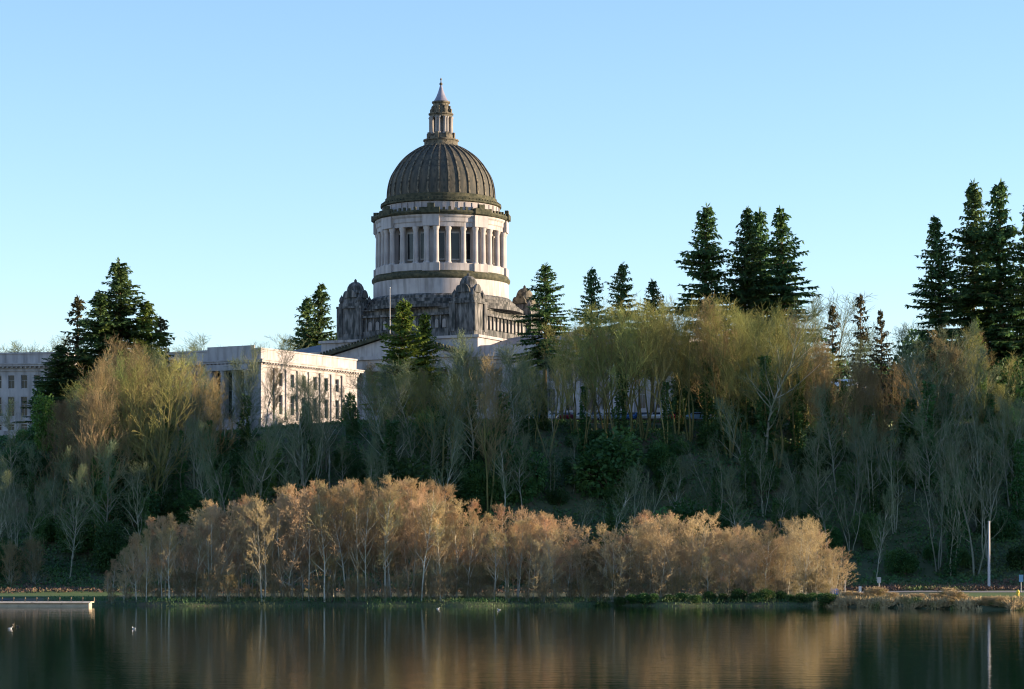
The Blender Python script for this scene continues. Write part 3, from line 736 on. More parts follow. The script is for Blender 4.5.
LSHRUB = [(stems_mesh(s, 2, 2), leaf_blob(s, 2600, 1.6, 1.7, M['leaf_dark'], 'low_shrub_foliage', .22)) for s in (221, 222)]

ONES = 'first second third fourth fifth sixth seventh eighth ninth tenth eleventh twelfth thirteenth fourteenth fifteenth sixteenth seventeenth eighteenth nineteenth'.split()
TENS = {2: 'twent', 3: 'thirt', 4: 'fort', 5: 'fift', 6: 'sixt', 7: 'sevent', 8: 'eight', 9: 'ninet'}
def ordinal(n):
    if n < 20: return ONES[n - 1]
    if n == 100: return 'hundredth'
    if n > 100: return 'hundred-and-' + ordinal(n - 100)
    t, u = divmod(n, 10)
    if u == 0: return TENS[t] + 'ieth'
    return TENS[t] + 'y-' + ONES[u - 1]

rnd = random.Random(5)
IVY = []
def plant(name, var, base_H, x, y, H, label, cat, group, wide=1.0, z=None, crown='crown', trunk='trunk', sink=0.0, rz=None, ivy=None):
    z = ground(x, y) if z is None else z
    e = empty(name, (x, y, z - sink), rnd.uniform(0, 6.28) if rz is None else rz, label, cat, group)
    s = H / base_H; e.scale = (s * wide, s * wide, s)
    inst(trunk, var[0], e); inst(crown, var[1], e)
    if ivy: inst('ivy', ivy, e)
    return e
def interp(tab, x):
    for (a, ya), (b, yb) in zip(tab, tab[1:]):
        if a <= x <= b: return ya + (yb - ya) * (x - a) / (b - a)
    return tab[0][1] if x < tab[0][0] else tab[-1][1]

IVY = [ivy_column(s, 9.5, 1500, 1.15) for s in (301, 302, 303)]
# ---- shore alders
env = [(100, 572), (115, 552), (130, 534), (150, 520), (175, 508), (205, 504), (240, 500), (270, 492), (300, 486), (345, 483), (385, 478), (420, 480), (448, 488), (468, 500), (482, 520),
       (498, 512), (512, 506), (526, 520), (545, 508), (566, 516), (580, 540), (602, 545), (616, 516), (630, 530), (652, 504), (676, 506), (696, 510), (712, 524), (735, 517), (758, 519),
       (774, 534), (795, 515), (815, 518), (832, 530), (842, 555)]
alders = []
for row, (d0, step, rs) in enumerate(((308, 11.5, 0), (315, 10.5, 5), (322, 10.5, 3))):
    px = 108 + rs
    while px < 842:
        x_ = px + rnd.uniform(-3.5, 3.5); D = d0 + rnd.uniform(-2.5, 2.5)
        top = interp(env, x_)
        prob = 1.0
        if 575 < x_ < 606 or 478 < x_ < 492: prob = .35
        if x_ > 600 and row == 2: prob = .5
        if x_ > 600 and row == 1: prob = .75
        if rnd.random() < prob:
            ty = top + rnd.uniform(-4, 22) * (1 if row else 1.3)
            alders.append((x_, D, wz(ty, D) - 1.0, row))
        px += step * rnd.uniform(.8, 1.25)
alders.sort()
ad = ['with pale trunk', 'with orange-brown twigs', 'with straight grey trunk', 'with reddish crown']
rown = ['in front row by lake', 'in middle row by lake', 'in back row by lake']
cnt = [0, 0, 0]
for i, (px, D, H, row) in enumerate(alders):
    cnt[row] += 1
    fork = rnd.random() < (.2 if px < 560 else .6) or px > 775
    var = rnd.choice(ALDERF if fork else ALDER); bh = 12 if fork else 13
    lab = 'bare %s alder %s, %s from the left' % ('fork-stemmed' if fork else 'straight pale-stemmed', rown[row], ordinal(cnt[row]))
    plant('alder_tree', var, bh, wx(px, D), D, max(3.5, H), lab, 'tree', 'bare alders along the lake shore', wide=rnd.uniform(.9, 1.25) if px < 600 else rnd.uniform(1.1, 1.45))

# ---- bluff-top bare trees
benv = [(30, 420), (50, 395), (70, 378), (90, 362), (110, 347), (140, 342), (165, 348), (185, 360), (200, 345), (250, 335), (290, 337), (330, 352), (360, 350), (400, 352), (440, 346), (480, 340), (520, 350), (560, 333),
        (590, 318), (620, 306), (650, 306), (680, 312), (700, 306), (720, 302), (760, 302), (790, 298), (810, 312), (830, 334), (850, 340), (880, 350), (900, 328), (930, 305), (960, 312), (985, 330), (1005, 370), (1030, 368)]
bl = []
px = 52
while px < 1028:
    if px < 185: step, kinds = 5.5, (BROWN, BROWN, BROWN, SLIM, MAPLE)
    elif px < 262: step, kinds = 9.5, (SLIM, BROWN, SLIM)
    elif px < 358: step, kinds = 17, (SLIM, SLIM, BROWN)
    elif px < 560: step, kinds = 6.5, (SLIM, BROWN, SLIM, SLIM, MAPLEH)
    elif px < 700: step, kinds = 9.5, (MAPLEH, MAPLEH, MAPLEH, BROWN)
    elif px < 830: step, kinds = 7.0, (MAPLE, MAPLEH, SLIM, BROWN, MAPLE)
    elif px < 898: step, kinds = 13, (BROWN, SLIM)
    else: step, kinds = 6.0, (MAPLE, SLIM, MAPLE, SLIM, BROWN)
    x_ = px + rnd.uniform(-4, 4); D = rnd.uniform(380, 434)
    if 505 < x_ < 725: D = rnd.uniform(404, 428)
    if 700 < x_ < 835: D = rnd.uniform(398, 434)
    if x_ < 190: D = rnd.uniform(372, 425)
    top = interp(benv, x_) + (rnd.uniform(-8, 30) if px < 900 else rnd.uniform(0, 45))
    if 262 < px < 358: top += 8
    bl.append((x_, D, top, rnd.choice(kinds))); px += step * rnd.uniform(.75, 1.25)
bl.sort(key=lambda t: t[0])
names = {id(BROWN): ('maple_tree', 'brown-twigged bare tree'), id(MAPLEH): ('maple_tree', 'mossy high-crowned bare maple'), id(MAPLE): ('maple_tree', 'mossy spreading bare maple'), id(SLIM): ('slender_tree', 'slender grey-green bare tree')}
cc = {}
for px, D, top, K in bl:
    x, y = wx(px, D), D
    H = (wz(top, D) - ground(x, y)) * .98
    nm, lb = names[id(K)]; cc[lb] = cc.get(lb, 0) + 1
    plant(nm, rnd.choice(K), 16 if K is not SLIM else 14, x, y, H, '%s on bluff top, %s such from left' % (lb, ordinal(cc[lb])), 'tree', 'bare trees along the top of the bluff', wide=rnd.uniform(.85, 1.15) * (16 / H if H < 14 else 1) ** .3, ivy=rnd.choice(IVY) if rnd.random() < (.7 if px < 200 or 360 < px < 560 or px > 700 else .2) else None)

# ---- slope bare trees
sl = []
for k in range(84):
    px = -6 + k * 12.4 + rnd.uniform(-5, 5); D = rnd.uniform(360, 396)
    if 925 < px < 1010 and D < 375: D += 15
    H = rnd.uniform(9, 19)
    K = SLIM if rnd.random() < .72 else FAN
    if 470 < px < 740 and rnd.random() < .5: continue
    if 470 < px < 740: H = min(H, (CAMZ + (HOR - 436) / F * D) - ground(wx(px, D), D))
    if H < 4: continue
    sl.append((px, D, H, K))
for px, D, H in ((938, 366, 19), (952, 364, 15), (975, 363, 21), (986, 367, 19), (962, 372, 17), (850, 372, 12.5), (873, 380, 14), (12, 366, 13), (30, 370, 12), (72, 372, 16), (610, 366, 15), (205, 380, 14), (1012, 385, 16)):
    sl.append((px, D, H, FAN if px > 800 else SLIM))
sl.sort(key=lambda t: t[0])
for i, (px, D, H, K) in enumerate(sl):
    x, y = wx(px, D), D
    plant('slope_tree', rnd.choice(K), 14, x, y, H, '%s on the dark slope, %s from left' % ('bare tree with fanned pale stems' if K is FAN else 'thin bare grey tree', ordinal(i + 1)), 'tree', 'bare trees growing on the slope', wide=rnd.uniform(.8, 1.1), ivy=rnd.choice(IVY) if rnd.random() < .45 else None)

# ---- low reddish saplings at the left foot of the slope
for i, (px, D, H) in enumerate(((10, 357, 5.5), (34, 358, 6))):
    plant('bare_shrub', rnd.choice(BUSH), 4, wx(px, D), D, H, 'reddish bare bush at the slope foot by the left lawn, %s from left' % ordinal(i + 1), 'shrub', 'reddish bare bushes by the lawn', wide=.7)
bs = []
px = 112
while px < 838:
    D = rnd.uniform(304.5, 308); bs.append((px, D, rnd.uniform(1.6, 3.4))); px += rnd.uniform(10, 20)
for p in ((590, 312, 5.5), (600, 315, 6.5), (582, 318, 5), (488, 312, 4.5), (470, 310, 4)): bs.append(p)
bs.sort()
for i, (px, D, H) in enumerate(bs):
    plant('bare_shrub', rnd.choice(BUSH), 4, wx(px, D), D, H, 'tangled bare brown bush under the alders, %s from left' % ordinal(i + 1), 'shrub', 'bare bushes at the waterline')

# ---- evergreen shrubs on the slope
sh = []
for k in range(120):
    px = -8 + (k % 40) * 26.5 + rnd.uniform(-13, 13); D = 360 + (k // 40) * 21 + rnd.uniform(0, 20)
    sh.append((px, D, rnd.uniform(2.2, 5.2)))
for p in ((100, 395, 7), (120, 385, 7), (138, 376, 6), (112, 366, 6), (660, 366, 8), (690, 370, 8), (720, 368, 7), (520, 385, 8), (625, 362, 6), (610, 390, 9), (400, 380, 9), (430, 396, 8), (1010, 430, 10),
          (725, 436, 12), (738, 442, 13), (716, 446, 11), (850, 444, 6)): sh.append(p)
sh = [(px, D, min(H, (CAMZ + (HOR - (432 if px > 400 else 436)) / F * D) - ground(wx(px, D), D) + .2) if (500 < px < 712 or 185 < px < 345) else H) for px, D, H in sh]
sh = [t for t in sh if t[2] > 1.2]
sh.sort()
for i, (px, D, H) in enumerate(sh):
    plant('evergreen_shrub', rnd.choice(DSHRUB), 4.2, wx(px, D), D, H, 'dark green ivy-covered bush on the slope, %s from left' % ordinal(i + 1), 'shrub', 'dark evergreen bushes covering the slope', wide=rnd.uniform(.8, 1.2), crown='foliage', trunk='stem', sink=.3)
for px, D, H, lb in ((258, 392, 7.5, 'bright green rounded evergreen on the slope below the sunlit office corner'), (270, 393, 6.5, 'smaller bright green evergreen just right of its twin below the office'),
                     (350, 448, 6.0, 'small olive green tree against the right end of the sunlit office'), (308, 444, 4.6, 'small green tree in front of the sunlit office windows'),
                     (975, 425, 8, 'yellow-green bush among bare trees near the dark right firs'), (46, 408, 7.5, 'tapering green shrub at the corner of the left office building')):
    plant('evergreen_shrub', rnd.choice(BSHRUB), 4.6, wx(px, D), D, H, lb, 'shrub', None, wide=.75, crown='foliage', trunk='stem')
lw = []
px = 603
while px < 842: lw.append((px, rnd.uniform(303.0, 306), rnd.uniform(.7, 1.25))); px += rnd.uniform(9, 17)
for p in ((838, 296, 1.3), (848, 293, 1.4), (857, 291, 1.1), (830, 300, 1.2)): lw.append(p)
lw.sort()
db = []
px = 846
while px < 1022: db.append((px, rnd.uniform(.2, 5.5), rnd.uniform(.7, 1.7) * (1 if px < 965 else .6))); px += rnd.uniform(5, 10)
for i, (px, off, H) in enumerate(db):
    D = 284 + off; D = shore_y(wx(px, D)) + 2.2 + off; 
    plant('dry_bush', rnd.choice(TANB), 4, wx(px, D), D, H, 'low tan leafless bush on the sunlit right bank, %s from left' % ordinal(i + 1), 'shrub', 'tan bushes along the right bank', wide=1.5)
for i, (px, D, H) in enumerate(lw):
    plant('low_shrub', rnd.choice(LSHRUB), 1.7, wx(px, D), D, H, 'low green bush overhanging the water on the right bank, %s from the left' % ordinal(i + 1), 'shrub', 'low green bushes on the right bank', wide=1.25, crown='foliage', trunk='stem')

# ---- conifers, one by one
con = [  # px, top, D, width factor, kind, base H, label
    (122, 261, 446, 1.9, FIR, 28, 'tallest broad dark fir of the left clump beside the left office'),
    (98, 292, 442, 1.8, FIR, 28, 'dark fir just left of the tallest one in the left clump'),
    (78, 298, 450, 1.4, FIRB, 20, 'thin browning fir at the left of the left clump'),
    (146, 303, 444, 1.8, FIRW, 20, 'yellow-green fir just right of the tallest one in the left clump'),
    (162, 318, 447, 1.6, FIRB, 20, 'lowest, browning fir on the right of the left clump'),
    (66, 345, 440, 2.2, FIR, 28, 'low wide-spreading cedar in front of the left office building'),
    (319, 285, 655, 1.38, FIR, 28, 'dark fir rising behind the capitol roof, right of a smaller one'),
    (304, 298, 660, 1.38, FIR, 28, 'smaller dark fir behind the capitol roof, left of its neighbour'),
    (401, 300, 432, 1.7, FIRW, 20, 'sunlit green fir in front of the dome podium'),
    (423, 313, 436, 1.3, FIRW, 20, 'narrow green fir right behind the sunlit one below the dome'),
    (545, 264, 428, 1.45, TALL, 28, 'tall fir with bare lower trunk standing alone right of the dome'),
    (592, 268, 448, 1.00, TALL, 28, 'slim dark fir tip left of a pair above the brown trees'),
    (623, 263, 450, 1.12, TALL, 28, 'slim dark fir between two others right of the lone tall fir'),
    (653, 280, 444, 1.12, TALL, 28, 'green sunlit fir tip right of the slim dark pair'),
    (708, 206, 452, 1.44, FIR, 28, 'leftmost tall dark fir of the central group of four, set apart'),
    (741, 210, 450, 1.31, FIR, 28, 'second tall dark fir of the central group of four'),
    (762, 208, 456, 1.31, FIR, 28, 'third tall dark fir of the central group of four'),
    (781, 210, 450, 1.44, FIR, 28, 'rightmost tall fir of the central group of four'),
    (834, 305, 462, .9, FIRB, 20, 'browning fir left of three above the red brick house'),
    (860, 295, 466, .95, FIRB, 20, 'tallest browning fir of three above the red brick house'),
    (879, 311, 460, .9, FIRB, 20, 'browning fir right of three above the red brick house'),
    (941, 218, 442, 1.31, FIR, 28, 'leftmost dark fir of the tall group at the right edge'),
    (973, 182, 446, 1.25, FIR, 28, 'second dark fir of the tall group at the right edge'),
    (1003, 181, 442, 1.31, FIR, 28, 'third and tallest dark fir at the right edge'),
    (1028, 200, 440, 1.2, FIR, 28, 'dark fir cut off by the right edge of the view'),
    (988, 245, 450, 1.2, FIR, 28, 'lower dark fir filling the gap inside the right edge group'),
    (975, 318, 430, .9, FIRW, 20, 'bright yellow-green young fir below the dark right group'),
]
for px, top, D, w, K, bh, lb in con:
    x = wx(px, D); z = ground(x, D); H = wz(top, D) - z
    nw = w * (bh / H) ** .35
    plant('fir_tree', K[int(px) % len(K)], bh, x, D, H, lb, 'tree', 'firs on the bluff', wide=nw)
bd = []
px = 694
while px < 1040:
    bd.append((px, rnd.uniform(462, 476) if px < 800 or px > 905 else rnd.uniform(505, 530), rnd.uniform(9, 16))); px += rnd.uniform(9, 14)
px = 60
while px < 172: bd.append((px, rnd.uniform(452, 462), rnd.uniform(8, 13))); px += rnd.uniform(12, 18)
for i, (px, D, H) in enumerate(bd):
    plant('evergreen_tree', rnd.choice(DSHRUB), 4.2, wx(px, D), D, H, 'dark broad evergreen behind the bare bluff trees, %s from left' % ordinal(i + 1), 'tree', 'broad evergreens behind the bluff trees', wide=.75, sink=.5)
# distant bare trees over the left office roof
for i, (px, top) in enumerate(((3, 317), (18, 327), (34, 331), (52, 336), (62, 330), (210, 338), (232, 326), (256, 325), (836, 300), (822, 306), (893, 318), (905, 325), (705, 315), (690, 322))):
    D = 540; x = wx(px, D)
    plant('bare_tree', rnd.choice(SLIM), 14, x, D, wz(top, D) - 29, 'grey leafless tree seen above the roofs and bluff trees, %s from the left' % ordinal(i + 1), 'tree', 'distant leafless trees', wide=1.3)

# ---- undergrowth and grasses (uncountable)
def scatter(name, n, xr, yr, mat, ln, wd, upv, hfun=None, seed=1, thin=1.0):
    rg = np.random.default_rng(seed); P = []
    while len(P) < n:
        x = rg.uniform(*xr); y = rg.uniform(*yr)
        if hfun and not hfun(x, y, rg): continue
        P.append((x, y, ground(x, y) + rg.uniform(-.05, .35)))
    P = np.array(P); m_ = len(P)
    D = rg.normal(0, 1, (m_, 3)); D[:, 2] = np.abs(D[:, 2]) * upv + .1; N = rg.normal(0, 1, (m_, 3)) + np.array([0, -.4, .6])
    me = cards(name, P, D, N, ln * rg.uniform(.5, 1.4, m_), wd * rg.uniform(.5, 1.4, m_), mat)
    o = bpy.data.objects.new(name, me); COL.objects.link(o); o['kind'] = 'stuff'; return o
def patch(x, y, rg): return rg.random() < .25 + .75 * (nz(x * 1.7, y * 1.7) > -.2)
tag(scatter('ivy_undergrowth', 110000, (-98, 98), (352, 432), M['ivy'], .50, .34, .9, patch, 3), 'dense ivy and fern undergrowth covering the dark slope', 'undergrowth')
tag(scatter('bramble_undergrowth', 30000, (-95, 98), (331, 358), M['bramble'], .42, .22, 1.0, lambda x, y, g: y > 338 + 3 * math.sin(x * .2) and g.random() < .35 + .65 * (x > 35), 4), 'reddish brown brambles along the foot of the slope', 'undergrowth')
tag(scatter('dry_grass', 42000, (36, 82), (277, 302), M['dry_grass'], .55, .09, 1.6, lambda x, y, g: shore_y(x) + .1 < y < shore_y(x) + 12 and (nz(x * 6, y * 5) > -.2) and not (x > 60 and y > shore_y(x) + 5), 6), 'tan dry grass tufts along the right bank at the waterline', 'grass')
tag(scatter('bank_grass', 22000, (-57, 40), (299, 312), M['ivy'], .35, .06, 2.5, lambda x, y, g: shore_y(x) - .3 < y, 7), 'short dark grass along the bank under the alders', 'grass')

# ------------------------------------------------------------------ seawall, posts, signs
sw = empty('seawall', (-78, 300.5, 0), 0, 'long low sunlit concrete seawall along the water at the left', 'wall')
m = MB(); m.box(-40, wx(94, 303) + 78, -1.2, 1.0, -1.5, .42); m.build('footing', M['concrete'], sw)
m = MB(); m.box(-40, wx(96, 303) + 78, -1.6, 1.2, .42, .58, (-40, wx(96, 303) + 78, -1.3, 1.2)); m.build('cap', M['concrete'], sw)
for i in range(9):
    m = MB(); m.lathe([(.09, 0), (.09, .4), (.07, .5), (.02, .55)], 10)
    o = m.build('mooring_post', M['bark']); o.location = (wx(2 + i * 11.5, 300.6), 300.7, .57)
    tag(o, 'short wooden post on the left seawall, %s from the left' % ordinal(i + 1), 'post', 'posts along the left seawall')

m = MB(); m.lathe([(.2, -.3), (.17, 4.5), (.13, 9.2), (.16, 9.22), (.16, 9.35), (.02, 9.4)], 12); ut = m.build('utility_pole', M['pole_wood'], smooth=True)
ut.location = (wx(989, 345), 345, ground(wx(989, 345), 345)); tag(ut, 'tall pale bare pole by the path at the right', 'pole')

def signpost(px, D, h, pole_m, panel_m, w, ph, label, cat='sign'):
    r = empty('sign_post', (wx(px, D), D, ground(wx(px, D), D)), 0, label, cat)
    m = MB(); m.lathe([(.05, -.2), (.05, h)], 8); m.build('post', pole_m, r)
    m = MB(); m.box(-w / 2, w / 2, -.1, -.051, h - ph, h + .05); m.build('panel', panel_m, r)
    return r
signpost(1021, 330, 2.3, M['metal'], M['sign_blue'], .55, .9, 'pale blue sign on a post at the right edge by the path')
signpost(879, 325, 2.2, M['metal'], M['metal'], .5, .7, 'grey sign on a tall thin post above the dry grass')
signpost(860, 315, 1.35, M['white_paint'], M['white_paint'], .35, .55, 'small white marker on a short post behind the dry grass')
signpost(845, 328, 1.8, M['metal'], M['pole_wood'], .3, .4, 'small tan sign just right of the last alder')
signpost(614.5, 338, 3.6, M['metal'], M['white_paint'], .6, .5, 'white notice board glimpsed between the shore alders')
bo = MB(); bo.lathe([(.2, -.1), (.2, .1), (.15, .15), (.15, .6), (.22, .65), (.2, .78), (.12, .92), (.02, 1.0)], 12)
for a in (0, math.pi): bo.tube((0, 0, .5), (.27 * math.cos(a), .27 * math.sin(a), .5), .07, .07)
b = bo.build('fire_hydrant', M['yellow'], smooth=True); b.location = (wx(1018, 309), 309, ground(wx(1018, 309), 309) + .04)
tag(b, 'small yellow hydrant on the lawn at the right edge', 'hydrant')
r = empty('litter_bin', (wx(833.5, 312), 312, ground(wx(833.5, 312), 312)), 0, 'bright blue bin standing behind the bank bushes at the right', 'bin')
m = MB(); m.box(-.5, .5, -.4, .4, 0, 1.15, (-.58, .58, -.46, .46)); m.build('body', M['blue'], r)
m = MB(); m.box(-.62, .62, -.5, .5, 1.152, 1.28, (-.5, .5, -.4, .4)); m.build('lid', M['blue'], r)

# ------------------------------------------------------------------ cars
def car_meshes():
    prof = [(-2.2, .35), (-2.25, .75), (-2.1, .98), (-1.35, 1.05), (-.75, 1.45), (.6, 1.48), (1.25, 1.1), (2.0, .98), (2.22, .8), (2.22, .35)]
    b = MB(); n = len(prof)
    def wid(z): return .9 if z < 1.06 else .9 - (z - 1.06) * .55
    V = [(x, -wid(z), z) for x, z in prof] + [(x, wid(z), z) for x, z in prof]
    b.add(V, [tuple(range(n)), tuple(range(2 * n - 1, n - 1, -1))] + [(i, n + i, n + (i + 1) % n, (i + 1) % n) for i in range(n)])
    g = MB()
    gp = [(-1.2, 1.08), (-.72, 1.39), (.55, 1.41), (1.1, 1.12)]
    for s in (-1, 1):
        V = [(x, s * (wid(z) + .012), z) for x, z in gp]; g.add(V, [(0, 1, 2, 3) if s < 0 else (3, 2, 1, 0)])
    for (xa, za), (xb, zb) in (((-1.37, 1.07), (-.78, 1.45)), ((1.24, 1.12), (.66, 1.47))):
        o = .02 if xa > 0 else -.02
        g.add([(xa + o, -.78, za), (xb + o, -.6, zb), (xb + o, .6, zb), (xa + o, .78, za)], [(0, 1, 2, 3)])
    w = MB(); w.tube((0, -.1, 0), (0, .1, 0), .32, .32, 16); rim = MB(); rim.tube((0, -.11, 0), (0, .11, 0), .19, .19, 10)
    h = MB(); h.box(-.05, .05, -.18, .18, -.07, .07)
    return b, g, w, rim, h
_b, _g, _w, _r, _h = car_meshes()
def me_of(mb, name, mat):
    o = mb.build(name, mat); me = o.data; bpy.data.objects.remove(o); return me
GM = me_of(_g, 'car_glass', M['glass']); WM = me_of(_w, 'wheel', M['rubber']); RM = me_of(_r, 'rim', M['metal']); HM = me_of(_h, 'lamp', M['white_paint'])
BM = {k: me_of(_b, 'car_body', v) for k, v in CARC.items()}
def car(px, D, colr, rz, label, up=.045):
    e = empty('parked_car', (wx(px, D), D, ground(wx(px, D), D) + up), rz, label, 'car', 'cars parked along the bluff top')
    inst('body', BM[colr], e); inst('window_glass', GM, e)
    for x in (-1.4, 1.4):
        for y in (-.82, .82):
            w = inst('wheel', WM, e, (x, y, .32)); inst('rim', RM, w)
    for y in (-.6, .6): inst('headlight', HM, e, (2.2, y, .68))
cars = [(514, 'silver', 'silver parked car'), (528, 'white', 'white parked car'), (541, 'pale blue', 'pale blue parked car'), (556, 'white', 'white parked car'), (569, 'maroon', 'maroon parked car'), (583, 'white', 'white parked car'),
        (597, 'silver', 'silver parked car'), (610, 'silver', 'silver parked car'), (622, 'pale blue', 'pale blue parked car'), (634, 'blue', 'bright blue parked car'), (646, 'silver', 'silver parked car'), (658, 'white', 'white parked car'), (676, 'red', 'bright red parked car'),
        (696, 'pale blue', 'pale blue parked car'), (710, 'white', 'white parked car')]
for i, (px, c, lb) in enumerate(cars):
    car(px, 433.5 + rnd.uniform(-.4, .4), c, R(rnd.uniform(62, 74)) if px < 690 else R(12), '%s in the row behind the bluff trees, %s from the left' % (lb, ordinal(i + 1)), .655)
car(268, 446, 'white', R(5), 'white parked car below the sunlit corner of the office building')
car(844, 438, 'white', R(8), 'white parked car on the lawn road below the brick house')
car(775, 436, 'pale blue', R(15), 'pale blue car glimpsed between bare trunks below the four firs')
car(790, 437, 'white', R(15), 'white car glimpsed behind bare trunks left of the brick house')

# ------------------------------------------------------------------ brick house and white pavilion at right
hx = wx(866, 480)
h = empty('brick_house', (hx, 480, ground(hx, 480)), R(-12), 'red brick house with grey roof and white windows behind the right trees', 'house')
wl = MB(); hw = 9.5
hol = [(a - .6, a + .6, z0, z0 + 1.9) for a in (2, 5, 8, 11, 14, 17) for z0 in (1.0, 4.3)]
facade(wl, (-hw, 0, 0), (1, 0, 0), (0, -1, 0), 19, 0, 6.8, hol, .2)
wl.box(-hw, hw, .21, 10, 0, 6.79); wl.build('wall', M['brick'], h)
for a, _, z0, z1 in hol:
    m = MB(); m.box(-hw + a + .001, -hw + a + 1.199, .02, .12, z0 + .001, z1 - .001); w = m.build('window', M['white_paint'], h)
    g = MB(); g.box(-hw + a + .12, -hw + a + .56, -.0, .03, z0 + .12, z1 - .12); g.box(-hw + a + .64, -hw + a + 1.08, 0, .03, z0 + .12, z1 - .12); g.build('pane', M['glass'], w)
m = MB(); m.add([(-hw - .6, -.6, 6.81), (hw + .6, -.6, 6.81), (hw + .6, 10.6, 6.81), (-hw - .6, 10.6, 6.81), (-hw + 3, 5, 9.8), (hw - 3, 5, 9.8)], [(0, 1, 5, 4), (1, 2, 5), (2, 3, 4, 5), (3, 0, 4), (3, 2, 1, 0)])
ro = m.build('roof', M['roof'], h)
m = MB(); m.box(4, 5.2, 4.2, 5.4, 9.3, 11.3); m.build('chimney', M['brick'], ro)
for x in (-3, -1, 1, 3):
    m = MB(); m.lathe([(.22, 0), (.2, 3.2)], 10); m.build('porch_column', M['white_paint'], h, True, loc=(x, -1.6, 0))
m = MB(); m.box(-3.6, 3.6, -2.0, -.01, 3.2, 3.7); m.build('porch_roof', M['white_paint'], h)
k = empty('white_house', (wx(836, 500), 500, ground(wx(836, 500), 500)), R(-26), 'pale cream house glimpsed above and left of the brick house', 'house')
wl = MB(); hol = [(a - .5, a + .5, z0, z0 + 1.6) for a in (1.5, 4, 6.5) for z0 in (4.6, 7.6)]
facade(wl, (-4, 0, 0), (1, 0, 0), (0, -1, 0), 8, 0, 11, hol, .2); wl.box(-4, 4, .21, 8, 0, 10.99); wl.build('wall', M['tan'], k)
for a, _, z0, z1 in hol:
    m = MB(); m.box(-4 + a + .001, -4 + a + .999, .05, .12, z0 + .001, z1 - .001); m.build('window', M['glass'], k)
m = MB(); m.add([(-4.5, -.5, 11.0), (4.5, -.5, 11.0), (4.5, 8.5, 11.0), (-4.5, 8.5, 11.0), (-2, 4, 12.8), (2, 4, 12.8)], [(0, 1, 5, 4), (1, 2, 5), (2, 3, 4, 5), (3, 0, 4), (3, 2, 1, 0)]); m.build('roof', M['white_paint'], k)

# ------------------------------------------------------------------ water birds
def bird(px, py, dark, label, rz):
    D = F * CAMZ / (py - HOR)
    e = empty('gull' if not dark else 'duck', (wx(px, D), D, -.02), rz, label, 'bird', 'birds floating on the lake'); e.scale = (.75, .75, .7)
    P = [(-.24, .10, .02), (-.18, .12, .07), (-.05, .10, .115), (.08, .09, .12), (.15, .11, .09), (.19, .2, .05), (.22, .26, .052), (.27, .265, .045), (.30, .255, .01)]
    m = MB(); n = 10; vs = []
    for x, z, r in P:
        for i in range(n):
            a = 2 * math.pi * i / n; vs.append((x + (0 if x < .15 else 0), r * math.cos(a) * (1 if x < .15 else .9), z + r * .8 * math.sin(a)))
    fs = [(j * n + i, j * n + (i + 1) % n, (j + 1) * n + (i + 1) % n, (j + 1) * n + i) for j in range(len(P) - 1) for i in range(n)] + [tuple(range(n))[::-1], tuple(range((len(P) - 1) * n, len(P) * n))]
    m.add(vs, fs); m.build('body', M['feather_dark'] if dark else M['feather'], e, True)
    for s in (-1, 1):
        w = MB(); w.add([(.10, s * .10, .15), (.06, s * .125, .08), (-.28, s * .05, .13), (-.15, s * .07, .19)], [(0, 1, 2, 3) if s > 0 else (3, 2, 1, 0)])
        w.add([(.10, s * .112, .15), (.06, s * .137, .08), (-.28, s * .06, .13), (-.15, s * .082, .19)], [(0, 1, 2, 3) if s < 0 else (3, 2, 1, 0)])
        w.build('wing', M['feather_dark'] if dark else M['feather_grey'], e)
    k = MB(); k.tube((.29, 0, .255), (.37, 0, .24), .018, .006, 6); k.build('beak', M['beak'], e)
bird(10, 629, False, 'white gull on the water near the left edge', .3)
bird(18, 627, True, 'dark duck on the water right beside the left gull', 2.8)
bird(13, 625, True, 'dark duck behind the gull near the left edge', 1.2)
bird(134, 629, False, 'white gull alone on the water below the left end of the alders', 2.5)
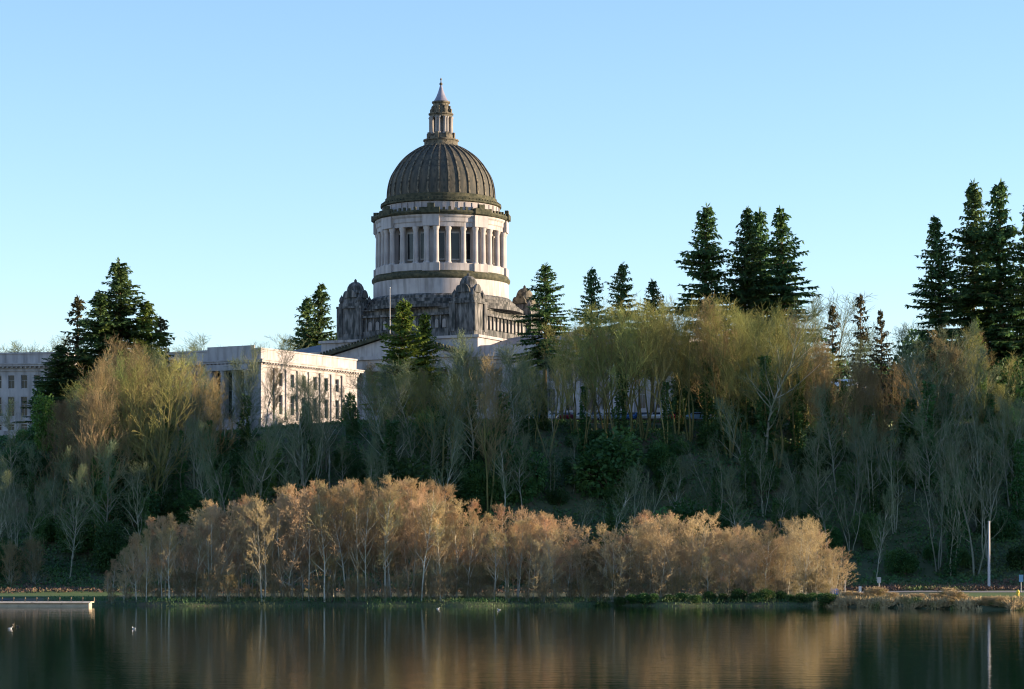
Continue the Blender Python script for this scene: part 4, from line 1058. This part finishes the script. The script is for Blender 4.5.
bird(438, 609, False, 'white gull close to the bank below the tallest alders', .2)
bird(499, 610, False, 'white gull close to the bank below the gap in the alders', 3.0)

# ------------------------------------------------------------------ light, sky, camera
EL, AZ = 9.5, 88.0     # azimuth clockwise from +Y (view direction)
w = bpy.data.worlds.new('World'); sc.world = w; w.use_nodes = True
nt = w.node_tree; bg = nt.nodes['Background']
sky = nt.nodes.new('ShaderNodeTexSky'); sky.sky_type = 'NISHITA'; sky.sun_disc = False
sky.sun_elevation = R(EL); sky.sun_rotation = R(AZ); sky.air_density = 1.0; sky.dust_density = 0.0; sky.ozone_density = 3.0
tint = nt.nodes.new('ShaderNodeMix'); tint.data_type = 'RGBA'; tint.blend_type = 'MULTIPLY'; tint.inputs[0].default_value = 1; tint.inputs[7].default_value = (1.05, .962, 1.03, 1)
nt.links.new(sky.outputs[0], tint.inputs[6]); nt.links.new(tint.outputs[2], bg.inputs[0]); bg.inputs[1].default_value = .13
sd = Vector((math.sin(R(AZ)) * math.cos(R(EL)), math.cos(R(AZ)) * math.cos(R(EL)), math.sin(R(EL))))
ld = bpy.data.lights.new('sun', 'SUN'); ld.energy = 4.8; ld.angle = R(.5); ld.color = (1, .76, .50)
lo = bpy.data.objects.new('sun', ld); COL.objects.link(lo); lo.rotation_euler = sd.to_track_quat('Z', 'Y').to_euler(); lo.location = (200, 100, 200)

cd = bpy.data.cameras.new('camera'); cam = bpy.data.objects.new('camera', cd); COL.objects.link(cam)
cam.location = (0, 0, CAMZ); cam.rotation_euler = (R(90), 0, 0)
cd.sensor_width = 36; cd.lens = F / 1024 * 36; cd.shift_y = (HOR - 344.5) / 1024
cd.clip_start = 1; cd.clip_end = 8000
sc.camera = cam
sc.view_settings.view_transform = 'Standard'; sc.view_settings.look = 'None'; sc.view_settings.gamma = 1; sc.view_settings.use_curve_mapping = False
sc.view_settings.exposure = 1.42
sc.cycles.filter_width = 1.15
sc.cycles.max_bounces = 6; sc.cycles.diffuse_bounces = 3; sc.cycles.glossy_bounces = 3
